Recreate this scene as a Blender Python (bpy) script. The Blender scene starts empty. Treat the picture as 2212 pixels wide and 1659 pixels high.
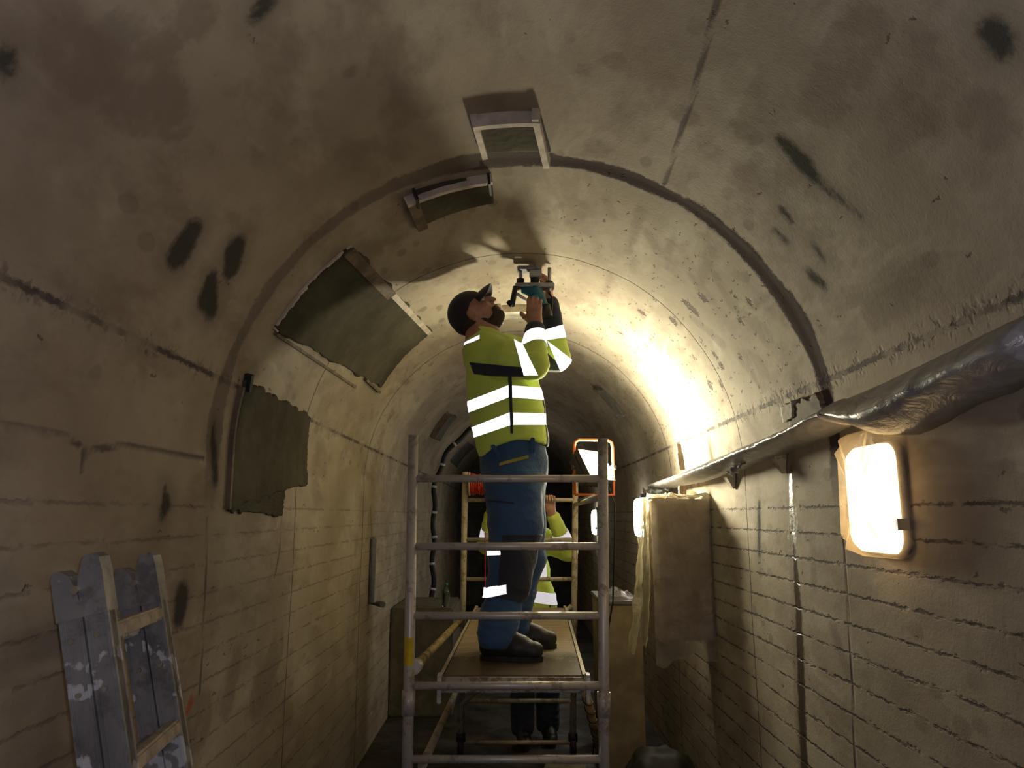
import bpy, bmesh, math, random
import numpy as np
from mathutils import Vector, Matrix, Quaternion, noise
random.seed(7)
S = bpy.context.scene
COL = S.collection
# ------------------------------------------------------------------ camera
F = 1550.0; TH = math.atan((1112-829.5)/F); H = 1.55
def ray(u, v):
    a = (u-1106)/F; b = (829.5-v)/F
    return Vector((a, math.cos(TH)-b*math.sin(TH), math.sin(TH)+b*math.cos(TH)))
def px(u, v, Y):
    d = ray(u, v); return d*(Y/d.y) + Vector((0, 0, H))
cam = bpy.data.objects.new('camera', bpy.data.cameras.new('camera')); COL.objects.link(cam)
cam.data.sensor_width = 36; cam.data.lens = F/2212*36; cam.data.clip_start = .02
cam.location = (0, 0, H); cam.rotation_euler = (math.pi/2+TH, 0, 0)
S.camera = cam
# ------------------------------------------------------------------ tunnel surface
CX, CZ, R = 0.04, 1.77, 1.01
Q = R*math.pi/2
def sY(s, Y, off=0.0):
    """point on the lining: s along the profile (0 = crown, negative left), Y along the tunnel, off inwards"""
    if abs(s) <= Q:
        a = s/R; r = R-off
        return Vector((CX+r*math.sin(a), Y, CZ+r*math.cos(a)))
    sg = 1 if s > 0 else -1
    return Vector((CX+sg*(R-off), Y, CZ-(abs(s)-Q)))
def surf(u, v):
    """where a sight line meets the lining: (s, Y)"""
    d = ray(u, v); o = Vector((0, 0, H))
    A = d.x*d.x+d.z*d.z; B = 2*((o.x-CX)*d.x+(o.z-CZ)*d.z); C_ = (o.x-CX)**2+(o.z-CZ)**2-R*R
    t = (-B+math.sqrt(max(0, B*B-4*A*C_)))/(2*A); p = o+d*t
    if p.z >= CZ:
        return R*math.atan2(p.x-CX, p.z-CZ), p.y
    sg = 1 if d.x > 0 else -1
    t = (CX+sg*R)/d.x; p = o+d*t
    return sg*(Q+CZ-p.z), p.y
# ------------------------------------------------------------------ object helpers
def link(name, me, mat=None, parent=None):
    o = bpy.data.objects.new(name, me); COL.objects.link(o)
    if mat is not None:
        for m in (mat if isinstance(mat, (list, tuple)) else [mat]): me.materials.append(m)
    if parent: 
        o.parent = parent
        o.matrix_parent_inverse = parent.matrix_world.inverted() if False else Matrix.Translation(-parent.location) if parent.type == 'EMPTY' or parent.get('based') else Matrix()
    return o
def tag(o, label=None, cat=None, group=None, kind=None):
    if label: o['label'] = label
    if cat: o['category'] = cat
    if group: o['group'] = group
    if kind: o['kind'] = kind
    return o
def thing(name, label, cat, loc=(0, 0, 0), group=None):
    o = bpy.data.objects.new(name, None); COL.objects.link(o); o.location = loc
    o.empty_display_size = .05
    return tag(o, label, cat, group)
class MB:
    """collects shapes in world coordinates, built as one mesh"""
    def __init__(s): s.v = []; s.f = []; s.sm = []
    def add(s, vs, fs, smooth=False):
        n = len(s.v); s.v += [tuple(x) for x in vs]; s.f += [tuple(i+n for i in f) for f in fs]; s.sm += [smooth]*len(fs); return s
    def box(s, c, size, M=None, bev=0.0):
        c = Vector(c); hx, hy, hz = [k/2 for k in size]
        M = M or Matrix.Identity(3)
        bm = bmesh.new(); bmesh.ops.create_cube(bm, size=1)
        for w in bm.verts: w.co = Vector((w.co.x*hx*2, w.co.y*hy*2, w.co.z*hz*2))
        if bev: bmesh.ops.bevel(bm, geom=bm.edges[:], offset=bev, segments=2, affect='EDGES')
        bm.verts.index_update()
        vs = [c+M@w.co for w in bm.verts]; fs = [[w.index for w in f.verts] for f in bm.faces]; bm.free()
        return s.add(vs, fs, False)
    def tube(s, pts, r, n=12, cap=True, closed=False, flat=1.0, axis=None):
        pts = [Vector(p) for p in pts]; rs = r if isinstance(r, (list, tuple)) else [r]*len(pts)
        vs = []; fs = []; N = len(pts); prev = None
        for i, p in enumerate(pts):
            if closed: t = pts[(i+1) % N]-pts[i-1]
            else: t = pts[min(i+1, N-1)]-pts[max(i-1, 0)]
            t.normalize()
            if prev is None:
                a = Vector(axis) if axis else (Vector((0, 0, 1)) if abs(t.z) < .9 else Vector((1, 0, 0)))
            else: a = prev
            a = (a-t*a.dot(t)).normalized(); prev = a; b = t.cross(a)
            for k in range(n):
                an = 2*math.pi*k/n; vs.append(p+(a*math.cos(an)*flat+b*math.sin(an))*rs[i])
        m = N if closed else N-1
        for i in range(m):
            for k in range(n):
                i2 = (i+1) % N
                fs.append((i*n+k, i*n+(k+1) % n, i2*n+(k+1) % n, i2*n+k))
        s.add(vs, fs, True)
        if cap and not closed:
            s.f.append(tuple(len(s.v)-len(vs)+k for k in reversed(range(n)))); s.sm.append(False)
            s.f.append(tuple(len(s.v)-n+k for k in range(n))); s.sm.append(False)
        return s
    def loft(s, rings, cap=True, smooth=True):
        n = len(rings[0]); vs = [p for r in rings for p in r]; fs = []
        for i in range(len(rings)-1):
            for k in range(n): fs.append((i*n+k, i*n+(k+1) % n, (i+1)*n+(k+1) % n, (i+1)*n+k))
        if cap:
            fs.append(tuple(reversed(range(n)))); fs.append(tuple((len(rings)-1)*n+k for k in range(n)))
        return s.add(vs, fs, smooth)
    def mesh(s, name):
        me = bpy.data.meshes.new(name); me.from_pydata(s.v, [], s.f); me.validate(); me.update()
        if len(me.polygons) == len(s.sm): me.polygons.foreach_set('use_smooth', s.sm)
        bm = bmesh.new(); bm.from_mesh(me); bmesh.ops.recalc_face_normals(bm, faces=bm.faces[:]); bm.to_mesh(me); bm.free()
        return me
    def build(s, name, mat=None, parent=None): return link(name, s.mesh(name), mat, parent)
def box(name, c, size, mat, parent=None, M=None, bev=0.0): return MB().box(c, size, M, bev).build(name, mat, parent)
def tube(name, pts, r, mat, parent=None, n=12, **k): return MB().tube(pts, r, n, **k).build(name, mat, parent)
def frame_from(z, x):
    z = Vector(z).normalized(); x = Vector(x); x = (x-z*x.dot(z)).normalized(); y = z.cross(x)
    return Matrix((x, y, z)).transposed()
# ------------------------------------------------------------------ node helpers
class NT:
    def __init__(s, name):
        s.m = bpy.data.materials.new(name); s.m.use_nodes = True; s.t = s.m.node_tree; s.t.nodes.clear()
        s.out = s.t.nodes.new('ShaderNodeOutputMaterial'); s._pos = None
    def n(s, kind, **kw):
        d = s.t.nodes.new('ShaderNode'+kind)
        for k, v in kw.items(): setattr(d, k, v)
        return d
    def put(s, sock, v):
        if hasattr(v, 'links') or isinstance(v, bpy.types.NodeSocket): s.t.links.new(v, sock)
        else:
            if isinstance(v, (tuple, list)) and len(v) == 3 and sock.type == 'RGBA': v = (*v, 1)
            sock.default_value = v
    def ma(s, op, a, b=0.0, c=0.0, clamp=False):
        d = s.n('Math', operation=op, use_clamp=clamp)
        for i, x in enumerate((a, b, c)): s.put(d.inputs[i], x)
        return d.outputs[0]
    def step(s, x, lo, hi, a=0.0, b=1.0):
        d = s.n('MapRange', interpolation_type='SMOOTHSTEP')
        for i, q in enumerate((x, lo, hi, a, b)): s.put(d.inputs[i], q)
        return d.outputs[0]
    def mix(s, fac, a, b, mode='MIX'):
        d = s.n('Mix', data_type='RGBA', blend_type=mode)
        s.put(d.inputs[0], fac); s.put(d.inputs[6], a); s.put(d.inputs[7], b); return d.outputs[2]
    def pos(s):
        if s._pos is None: s._pos = s.n('TexCoord').outputs['Object']
        return s._pos
    def scl(s, v, k):
        d = s.n('VectorMath', operation='MULTIPLY'); s.put(d.inputs[0], v); s.put(d.inputs[1], k); return d.outputs[0]
    def noise(s, scale, detail=4, rough=.55, vec=None, stretch=None, dist=0.0):
        v = vec or s.pos()
        if stretch: v = s.scl(v, stretch)
        d = s.n('TexNoise'); s.put(d.inputs['Vector'], v); d.inputs['Scale'].default_value = scale
        d.inputs['Detail'].default_value = detail; d.inputs['Roughness'].default_value = rough; d.inputs['Distortion'].default_value = dist
        return d.outputs[0]
    def voro(s, scale, vec=None, stretch=None, rnd=1.0):
        v = vec or s.pos()
        if stretch: v = s.scl(v, stretch)
        d = s.n('TexVoronoi'); s.put(d.inputs['Vector'], v); d.inputs['Scale'].default_value = scale; d.inputs['Randomness'].default_value = rnd
        return d.outputs['Distance'], d.outputs['Color']
    def attr(s, name):
        return s.n('Attribute', attribute_name=name).outputs['Fac']
    def bump(s, h, strength=.4, dist=.01, normal=None):
        d = s.n('Bump'); d.inputs['Strength'].default_value = strength; d.inputs['Distance'].default_value = dist; s.put(d.inputs['Height'], h)
        if normal is not None: s.put(d.inputs['Normal'], normal)
        return d.outputs[0]
    def bsdf(s, color, rough=.7, metal=0.0, normal=None, **kw):
        d = s.n('BsdfPrincipled'); s.put(d.inputs['Base Color'], color); s.put(d.inputs['Roughness'], rough); s.put(d.inputs['Metallic'], metal)
        if normal is not None: s.put(d.inputs['Normal'], normal)
        for k, v in kw.items(): s.put(d.inputs[k.replace('_', ' ')], v)
        return d.outputs[0]
    def done(s, sh): s.t.links.new(sh, s.out.inputs[0]); return s.m
def mat(name, c, rough=.7, metal=0.0, var=.25, vscale=12, bump=.0, bscale=60, c2=None, spec=.5, **kw):
    t = NT(name); n = t.noise(vscale, 5, .6)
    c2 = c2 or tuple(k*(1-var) for k in c); ch = tuple(min(1, k*(1+var*.5)) for k in c)
    col = t.mix(t.step(n, .35, .65), c2, ch)
    nm = t.bump(t.noise(bscale, 4), bump, .004) if bump else None
    return t.done(t.bsdf(col, rough, metal, nm, Specular_IOR_Level=spec, **kw))
def emat(name, c, strength):
    t = NT(name); d = t.n('Emission'); d.inputs[0].default_value = (*c, 1); d.inputs[1].default_value = strength
    return t.done(d.outputs[0])
# ------------------------------------------------------------------ stains: signed distances over the lining, roughened in the shader
def blob(*pts):  # pts: (u, v, radius in metres)
    return [(*surf(u, v), r) for u, v, r in pts]
DARK = [blob((414, 503, .045), (386, 548, .052)), blob((508, 538, .05), (502, 578, .045)), blob((455, 600, .03), (448, 640, .052), (458, 672, .034)),
        blob((1690, 310, .03), (1735, 355, .04), (1752, 380, .028)), blob((1752, 380, .022), (1800, 420, .018), (1862, 470, .008)),
        blob((1690, 457, .022), (1705, 475, .018)), blob((1675, 500, .016), (1697, 522, .018)), blob((1758, 530, .016), (1772, 555, .018)),
        blob((1752, 597, .03), (1775, 615, .024)), blob((355, 1055, .014), (357, 1085, .032), (350, 1112, .024)),
        blob((1640, 1085, .02), (1640, 1130, .025), (1640, 1200, .02)), blob((575, 10, .03), (550, 45, .02)),
        blob((5, 130, .03), (10, 150, .02)), blob((2150, 70, .035), (2165, 100, .03)), blob((390, 1290, .05), (385, 1330, .04)),
        blob((462, 925, .02), (462, 965, .03), (465, 1040, .025))]
DAMP = [blob((1190, 488, .022)), blob((1245, 432, .018), (1270, 440, .012)), blob((1310, 430, .022), (1325, 470, .016)), blob((1385, 450, .022), (1360, 540, .02)), blob((1372, 560, .018), (1365, 590, .014)),
        blob((1320, 590, .022), (1305, 640, .02)), blob((1450, 520, .02), (1440, 580, .018)), blob((1540, 540, .03), (1510, 620, .03)), blob((1060, 610, .016)), blob((1095, 575, .014)), blob((1250, 510, .013)), blob((1290, 535, .02)),
        blob((1050, 590, .012)), blob((1012, 615, .018)), blob((1040, 640, .014)), blob((1240, 480, .01)), blob((1580, 660, .03), (1650, 720, .06)), blob((1500, 690, .03), (1560, 740, .04)), blob((960, 640, .012)), blob((1100, 600, .012)),
        blob((1545, 590, .03), (1570, 640, .03)), blob((1720, 890, .05), (1700, 960, .05)), blob((1610, 900, .03), (1640, 950, .04)), blob((1260, 150, .03)), blob((1330, 130, .04)), blob((1210, 330, .02)), blob((250, 120, .09), (300, 190, .1), (380, 260, .06)), blob((360, 95, .035)), blob((130, 90, .06), (200, 150, .08)),
        blob((420, 40, .05)), blob((1870, 60, .06), (1830, 140, .07), (1770, 230, .06)), blob((1990, 90, .05)),
        blob((1960, 220, .04), (2000, 260, .05)), blob((2130, 260, .07)), blob((1300, 535, .02)), blob((1230, 480, .03)),
        blob((1090, 1400, .0)), blob((760, 155, .018)), blob((640, 305, .014)), blob((1720, 830, .05), (1740, 870, .06)),
        blob((1600, 770, .05), (1640, 800, .09)), blob((1500, 600, .04), (1530, 640, .05)), blob((1400, 500, .03), (1420, 540, .04)),
        blob((600, 1400, .08), (560, 1500, .1)), blob((510, 1430, .06), (490, 1520, .06)), blob((430, 1560, .1)),
        blob((1710, 950, .03), (1712, 1150, .035), (1720, 1400, .04), (1735, 1650, .05)), blob((1755, 1160, .03), (1760, 1260, .025)),
        blob((1800, 1360, .03), (1830, 1450, .03)), blob((800, 1100, .03), (805, 1200, .02)), blob((830, 1030, .02), (828, 1080, .02)),
        blob((2000, 600, .06), (1880, 680, .05)), blob((1660, 640, .02), (1625, 665, .02)), blob((1290, 320, .05)), blob((1600, 280, .04)), blob((1480, 250, .05))]
WET = [blob((1706, 1010, .014), (1710, 1120, .02), (1716, 1180, .016), (1722, 1260, .03), (1730, 1400, .034), (1738, 1659, .036))]
PALE = [blob((1716, 1090, .014), (1718, 1130, .026), (1716, 1170, .018)), blob((1706, 1120, .006), (1703, 1165, .010)), blob((1485, 550, .0))]
RED = [blob((357, 1048, .006)), blob((412, 1517, .022), (404, 1538, .012))]
PITS = [blob((468, 1407, .007)), blob((495, 1401, .006)), blob((425, 1340, .006)), blob((520, 820, .006)), blob((1350, 515, .006)), blob((1325, 512, .006)), blob((1485, 655, .026), (1503, 672, .024)), blob((1455, 692, .028)), blob((1520, 640, .026)), blob((1385, 675, .028)), blob((1600, 690, .02)), blob((1620, 650, .02)), blob((1590, 640, .012)), blob((1560, 790, .022)), blob((1535, 830, .026)), blob((1340, 720, .02)), blob((1515, 730, .012)),
        blob((1500, 770, .014)), blob((1545, 765, .018)), blob((1600, 770, .016)), blob((1560, 830, .02))]
def sdlist(lst, s, y):
    d = np.full(s.shape, .25)
    for ch in lst:
        if len(ch) == 1: ch = ch*2
        for (s0, y0, r0), (s1, y1, r1) in zip(ch[:-1], ch[1:]):
            es, ey = s1-s0, y1-y0; L = es*es+ey*ey+1e-9
            t = np.clip(((s-s0)*es+(y-y0)*ey)/L, 0, 1)
            d = np.minimum(d, np.hypot(s-s0-t*es, y-y0-t*ey)-(r0+(r1-r0)*t))
    return d
RINGS = [(0.62, .004, .3), (2.33, .022, 1.0), (3.26, .0035, .9), (4.75, .006, .9), (6.6, .005, .5), (8.8, .02, 1.0)]
def concrete(name, pits=True):
    t = NT(name); P = t.pos()
    sep = t.n('SeparateXYZ'); t.put(sep.inputs[0], P); X, Y, Z = sep.outputs
    big = t.noise(1.1, 4, .62); mid = t.noise(4.5, 5, .65, stretch=(1, .6, 1.2)); fine = t.noise(38, 4, .7); spk = t.noise(150, 1, .7)
    strk = t.noise(7, 3, .6, stretch=(1, .35, 1), dist=.4)
    col = t.mix(t.step(big, .32, .68), (.30, .25, .185), (.43, .375, .29))
    col = t.mix(t.ma('MULTIPLY', t.step(mid, .45, .68), .75), col, (.24, .19, .14))
    col = t.mix(t.ma('MULTIPLY', t.step(strk, .52, .75), .45), col, (.54, .49, .39))
    col = t.mix(t.ma('MULTIPLY', t.step(fine, .55, .8), .35), col, (.22, .18, .13))
    wob = t.ma('MULTIPLY', t.ma('SUBTRACT', fine, .5), .03); wob2 = t.ma('MULTIPLY', t.ma('SUBTRACT', mid, .5), .10)
    wobs = t.ma('MULTIPLY', t.ma('SUBTRACT', t.noise(95, 2, .7), .5), .02)
    # damp browns
    da = t.ma('ADD', t.ma('ADD', t.attr('damp'), t.ma('MULTIPLY', wob2, .6)), wob)
    col = t.mix(t.ma('MULTIPLY', t.step(t.ma('ADD', da, t.ma('MULTIPLY', wob, 1.2)), .012, -.022, 0, .55), t.step(t.noise(8, 3, .7), .3, .5, .35, 1)), col, (.19, .145, .105))
    # small round blotches over the crown
    vd, vc = t.voro(13, stretch=(1, .62, 1)); sel = t.n('SeparateColor'); t.put(sel.inputs[0], vc)
    bl = t.ma('MULTIPLY', t.step(t.ma('ADD', vd, t.ma('MULTIPLY', wob, 6)), .36, .24), t.step(sel.outputs[0], .50, .62))
    bl = t.ma('MULTIPLY', bl, t.step(t.noise(1.7, 3), .44, .6))
    col = t.mix(t.ma('MULTIPLY', bl, .6), col, (.20, .165, .12))
    # pits
    h = t.ma('MULTIPLY', fine, .25)
    nz = t.n('TexNoise'); t.put(nz.inputs['Vector'], P); nz.inputs['Scale'].default_value = 55; nz.inputs['Detail'].default_value = 3
    dsp = t.n('VectorMath', operation='MULTIPLY_ADD'); t.put(dsp.inputs[0], nz.outputs['Color']); dsp.inputs[1].default_value = (.03, .06, .03); t.put(dsp.inputs[2], P)
    pv, pc = t.voro(40, vec=dsp.outputs[0], stretch=(1.3, .38, 1.3)); sp = t.n('SeparateColor'); t.put(sp.inputs[0], pc)
    dens = t.ma('MULTIPLY', t.step(t.ma('ADD', X, t.ma('MULTIPLY', t.ma('SUBTRACT', mid, .5), 1.2)), .05, .8, .05, .42), t.step(Y, 2.2, 2.6, .12, 1)) if pits else .03
    pit = t.ma('MULTIPLY', t.step(t.ma('ADD', pv, t.ma('MULTIPLY', wobs, 12)), .30, .14), t.ma('LESS_THAN', sp.outputs[1], dens))
    col = t.mix(t.ma('MULTIPLY', pit, .75), col, (.10, .08, .055)); h = t.ma('SUBTRACT', h, t.ma('MULTIPLY', pit, .6))
    pa = t.ma('ADD', t.attr('pits'), t.ma('MULTIPLY', wobs, 2.2)); pb = t.ma('MULTIPLY', t.step(pa, .006, -.006), t.step(t.noise(120, 1, stretch=(1, .3, 1)), .30, .46))
    col = t.mix(t.ma('MULTIPLY', pb, .85), col, (.07, .05, .04)); h = t.ma('SUBTRACT', h, pb)
    # dark wet patches
    dk = t.ma('ADD', t.attr('dark'), t.ma('ADD', t.ma('MULTIPLY', wobs, .8), wob)); dm = t.step(dk, .010, -.020)
    halo = t.step(t.ma('ADD', t.attr('dark'), wob2), .07, -.02, 0, .5)
    col = t.mix(halo, col, (.17, .155, .12)); col = t.mix(t.ma('MULTIPLY', dm, .85), col, (.042, .044, .040))
    # joints of the formwork: rings
    line = None
    for y0, w, a in RINGS:
        d = t.ma('ABSOLUTE', t.ma('ADD', t.ma('SUBTRACT', Y, y0), t.ma('MULTIPLY', wob, .5 if w < .01 else 1.1)))
        if y0 == 2.33:
            d = t.ma('ADD', d, t.ma('ADD', t.ma('MULTIPLY', t.ma('SUBTRACT', t.noise(3, 4, .6), .5), .11), t.ma('MULTIPLY', wobs, 1.2))); k = t.ma('MULTIPLY', t.step(d, .056, .036), t.ma('MULTIPLY', t.step(X, -.7, .3, .5, 1), t.step(Z, 1.5, 1.8)))
        else: k = t.step(d, w*1.5+.002, w*.6, 0, a)
        if y0 == 2.33: band = k
        else: line = k if line is None else t.ma('MAXIMUM', line, k)
    # springing joint, board marks on the walls
    for z0 in (1.985,):
        d = t.ma('ABSOLUTE', t.ma('ADD', t.ma('SUBTRACT', Z, z0), t.ma('MULTIPLY', wob, .9)))
        gap = t.step(t.noise(6, 2, .7, stretch=(.2, 1, .2)), .36, .55, .25, 1)
        line = t.ma('MAXIMUM', line, t.ma('MULTIPLY', t.step(d, .012, .003), gap))
        line = t.ma('MAXIMUM', line, t.ma('MULTIPLY', t.step(d, .05, .0, 0, .55), t.step(t.noise(26, 2, .75), .5, .66)))
    zz = t.ma('ADD', Z, t.ma('ADD', t.ma('MULTIPLY', wob, .7), t.ma('MULTIPLY', wob2, .09)))
    fr = t.ma('ABSOLUTE', t.ma('SUBTRACT', t.ma('FRACT', t.ma('DIVIDE', zz, .09)), .5))
    bd = t.ma('MULTIPLY', fr, .09)
    brk = t.step(t.noise(9, 2, .7, stretch=(.3, 1, 3)), .36, .58, .0, 1)
    wl = t.ma('MULTIPLY', t.ma('MULTIPLY', t.step(bd, .006, .0015), brk), t.step(Z, 1.66, 1.6))
    side = t.step(X, -.3, .3, .42, 1); wl = t.ma('MULTIPLY', wl, side)
    line = t.ma('MAXIMUM', line, wl)
    rag = t.ma('MULTIPLY', t.ma('MULTIPLY', t.step(bd, .013, .002), t.step(t.noise(30, 2, .75, stretch=(.6, .6, 1.6)), .55, .66)), t.step(Z, 1.66, 1.6))
    line = t.ma('MAXIMUM', line, t.ma('MULTIPLY', t.ma('MULTIPLY', rag, .8), side))
    line = t.ma('MAXIMUM', line, t.step(t.ma('ADD', t.attr('crack'), t.ma('MULTIPLY', wob, 12)), .45, .85, 0, .8))
    col = t.mix(t.ma('MULTIPLY', line, .9), col, (.062, .050, .054)); h = t.ma('SUBTRACT', h, t.ma('MULTIPLY', line, .7))
    col = t.mix(t.ma('MULTIPLY', band, .92), col, (.05, .039, .043))
    # running water streak, lime
    wt = t.step(t.ma('ADD', t.attr('wet'), t.ma('ADD', t.ma('MULTIPLY', wobs, 1.6), wob)), .008, -.012)
    col = t.mix(t.ma('MULTIPLY', wt, .9), col, (.06, .045, .032))
    pl = t.ma('MULTIPLY', t.step(t.ma('ADD', t.attr('pale'), t.ma('MULTIPLY', wobs, 1.6)), .004, -.006), t.step(t.noise(70, 2, .7), .42, .55))
    col = t.mix(t.ma('MULTIPLY', pl, .9), col, (.62, .63, .58))
    rd = t.step(t.ma('ADD', t.attr('red'), t.ma('MULTIPLY', wobs, 2)), .006, -.008, 0, .7); col = t.mix(rd, col, (.42, .05, .035))
    rough = t.mix(wt, (.85,)*3, (.28,)*3)
    h = t.ma('ADD', h, t.ma('MULTIPLY', mid, .5))
    nm = t.bump(t.ma('ADD', h, t.ma('MULTIPLY', spk, .08)), .55, .012)
    return t.done(t.bsdf(col, rough, 0, nm, Specular_IOR_Level=t.mix(t.ma('MULTIPLY', t.ma('MAXIMUM', dm, band), .95), (.3,)*3, (.01,)*3)))
CRACKS = []
def lining(name, s0, s1, m, ymin=-1.2, ymax=13.0):
    ys = list(np.arange(ymin, .2, .06))+list(np.arange(.2, 5.6, .02))+list(np.arange(5.6, ymax+.05, .06))
    ns = max(2, int((s1-s0)/.02)); ss = np.linspace(s0, s1, ns)
    SS, YY = np.meshgrid(ss, np.array(ys), indexing='ij')
    off = np.zeros_like(SS)
    # the broad joint is a real groove, the sections meet with a small step
    wv = np.array([[noise.noise((a*3, b*.5, 1.7))*.012 for b in (0,)] for a in ss])
    g = np.abs(YY-2.33+wv); off -= .004*np.clip(1-np.abs(g)/.03, 0, 1)**.5*(np.abs(SS) < Q)
    g = np.abs(YY-8.8); off -= .03*np.clip(1-g/.09, 0, 1)
    nz = np.array([[noise.fractal((a*1.3, b*.9, 3.1), 1.0, 2.0, 4) for b in ys] for a in ss])*.006
    off += nz
    vs = [sY(SS[i, j], YY[i, j], off[i, j]) for i in range(ns) for j in range(len(ys))]
    nj = len(ys)
    fs = [(i*nj+j, i*nj+j+1, (i+1)*nj+j+1, (i+1)*nj+j) for i in range(ns-1) for j in range(nj-1)]
    me = bpy.data.meshes.new(name); me.from_pydata(vs, [], fs); me.update()
    me.polygons.foreach_set('use_smooth', [True]*len(fs))
    for an, lst in (('dark', DARK), ('damp', DAMP), ('wet', WET), ('pale', PALE), ('pits', PITS), ('red', RED)):
        a = me.attributes.new(an, 'FLOAT', 'POINT'); a.data.foreach_set('value', sdlist(lst, SS, YY).ravel().astype(np.float32))
    a = me.attributes.new('crack', 'FLOAT', 'POINT')
    d = sdlist(CRACKS, SS, YY) if CRACKS else np.full(SS.shape, .25)
    a.data.foreach_set('value', np.clip(1-np.abs(d)/.024, 0, 1).ravel().astype(np.float32))
    return tag(link(name, me, m), kind='structure')
CRACKS += [blob((1560, -40, 0), (1500, 190, 0), (1435, 395, 0)), blob((0, 918, 0), (150, 945, 0), (180, 975, 0), (260, 962, 0), (440, 992, 0)),
           blob((180, 975, 0), (176, 1022, 0)), blob((612, 1050, 0), (604, 1180, 0), (590, 1250, 0)), blob((448, 1120, 0), (440, 1300, 0), (430, 1500, 0)),
           blob((1822, 1160, 0), (1835, 1350, 0), (1850, 1659, 0)), blob((830, 1000, 0), (825, 1080, 0))]
M_CONC = concrete('concrete'); M_WALL = concrete('wall_concrete', pits=False)
SJ = Q-.2
lining('wall_left', -Q-1.80, -SJ, M_WALL); lining('wall_right', SJ, Q+1.80, M_WALL); lining('ceiling', -SJ, SJ, M_CONC)
t = NT('wet_floor'); n = t.noise(5, 6, .65); n2 = t.noise(1.2, 3)
M_FLOOR = t.done(t.bsdf(t.mix(t.step(n, .35, .7), (.028, .024, .02), (.075, .062, .048)), t.mix(t.step(n2, .45, .6), (.75,)*3, (.3,)*3), 0, t.bump(n, .8, .03)))
tag(MB().box((CX, 5.9, -.05), (2.3, 14.4, .1)).build('floor', M_FLOOR), kind='structure')
t = NT('dark_rock'); n = t.noise(3, 6, .65)
M_END = t.done(t.bsdf(t.mix(t.step(n, .3, .7), (.05, .048, .045), (.12, .115, .10)), .9))
tag(MB().box((CX, 13.1, 1.4), (2.6, .2, 3.2)).build('wall_far', M_END), kind='structure')
tag(MB().box((CX, -1.25, 1.4), (2.6, .1, 3.2)).build('wall_behind', M_END), kind='structure')
# ------------------------------------------------------------------ lights of the place
FLASH = 19.0; EXPO = -0.06
M_LENSW = emat('flood_light', (1.0, .925, .66), 430.0)
M_LAMPW = emat('lamp_warm', (1.0, .66, .30), 5.5)
M_LAMPC = emat('lamp_white', (1.0, .94, .80), 26.0)
def work_light():
    C = px(1283, 1010, 4.3); z = Vector((.56, -.58, .50)).normalized(); M = frame_from(z, (.66, .56, 0)); Mu = frame_from((.12, -1, 0), (1, .12, 0))
    root = thing('work_light', 'glaring square work light with orange handle clamped to the right side rail of the scaffold', 'work light', C)
    L = lambda x, y, w: C+M@Vector((x, y, w))
    m = MB()
    m.box(L(0, 0, -.028), (.225, .21, .05), M, .008); 
    for k in range(7): m.box(L(-.09+.03*k, 0, -.065), (.008, .17, .03), M)
    m.build('housing', mat('lamp_black', (.03, .03, .03), .5), root)
    r = MB()
    for sx, sy, w, h in ((0, .10, .225, .012), (0, -.10, .225, .012), (.107, 0, .012, .21), (-.107, 0, .012, .21)): r.box(L(sx, sy, .011), (w, h, .036), M, .002)
    r.build('bezel', mat('lamp_rim', (.05, .05, .05), .5), root)
    m = MB(); m.loft([[L(a*w, b*h, d) for a, b in ((-.5, -.5), (.5, -.5), (.5, .5), (-.5, .5))] for w, h, d in ((.20, .185, .0), (.20, .185, .022), (.19, .175, .040), (.15, .135, .050), (.06, .05, .054))], smooth=False); m.build('lens', M_LENSW, root)
    mo = mat('orange_paint', (.75, .16, .03), .4)
    L0 = L; L = lambda x, y, w: C+Mu@Vector((x, y, w+.03))
    pts = [(-.118, -.16, -.03), (-.118, .12, -.03), (-.112, .15, -.03), (-.09, .165, -.03), (.09, .165, -.03), (.112, .15, -.03), (.118, .12, -.03), (.118, -.16, -.03), (-.118, -.16, -.03)]
    tube('handle', [L(*p) for p in pts], .009, mo, root)
    tube('clamp', [L(0, -.16, -.03), Vector((.39, C.y, 1.63))], .011, mat('clamp_steel', (.2, .2, .2), .5, .6), root)
    for s in (-1, 1): tube('knob', [L(s*.105, 0, -.03), L(s*.135, 0, -.03)], .016, mat('lamp_knob', (.04, .04, .04), .5), root)
    tube('power_cable', [L(.08, -.09, -.05), L(.11, -.13, -.06)+Vector((.02, 0, -.08)), C+Vector((.13, .1, -.35)), C+Vector((.12, .2, -.8)), C+Vector((.06, .35, -1.2)), Vector((C.x+.02, C.y+.6, .02))], .005, mat('rubber_cable', (.02, .02, .02), .6), root)
work_light()
# ------------------------------------------------------------------ materials of things
def metal_paint(name, c, c2, rough=.45, metal=.6, sc=18, thr=.5, bump=.15):
    t = NT(name); n = t.noise(sc, 6, .7); n2 = t.noise(sc*5, 4, .7)
    k = t.step(t.ma('ADD', n, t.ma('MULTIPLY', t.ma('SUBTRACT', n2, .5), .35)), thr-.05, thr+.08)
    return t.done(t.bsdf(t.mix(k, c, c2), t.mix(k, (rough,)*3, (min(1, rough+.3),)*3), metal, t.bump(n2, bump, .003)))
M_STEEL = metal_paint('galvanised_tube', (.60, .58, .55), (.38, .34, .29), .42, .35, 14, .56)
M_STEEL2 = metal_paint('galvanised_dusty', (.46, .41, .31), (.27, .23, .15), .6, .2, 14, .55)
M_YPIPE = metal_paint('yellow_dirty_tube', (.42, .31, .10), (.20, .15, .07), .6, 0.1, 12)
M_YST = mat('yellow_sticker', (.75, .55, .02), .4)
t = NT('plywood'); n = t.noise(6, 6, .6, stretch=(.5, 6, 6)); n2 = t.noise(9, 5, .7); 
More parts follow.
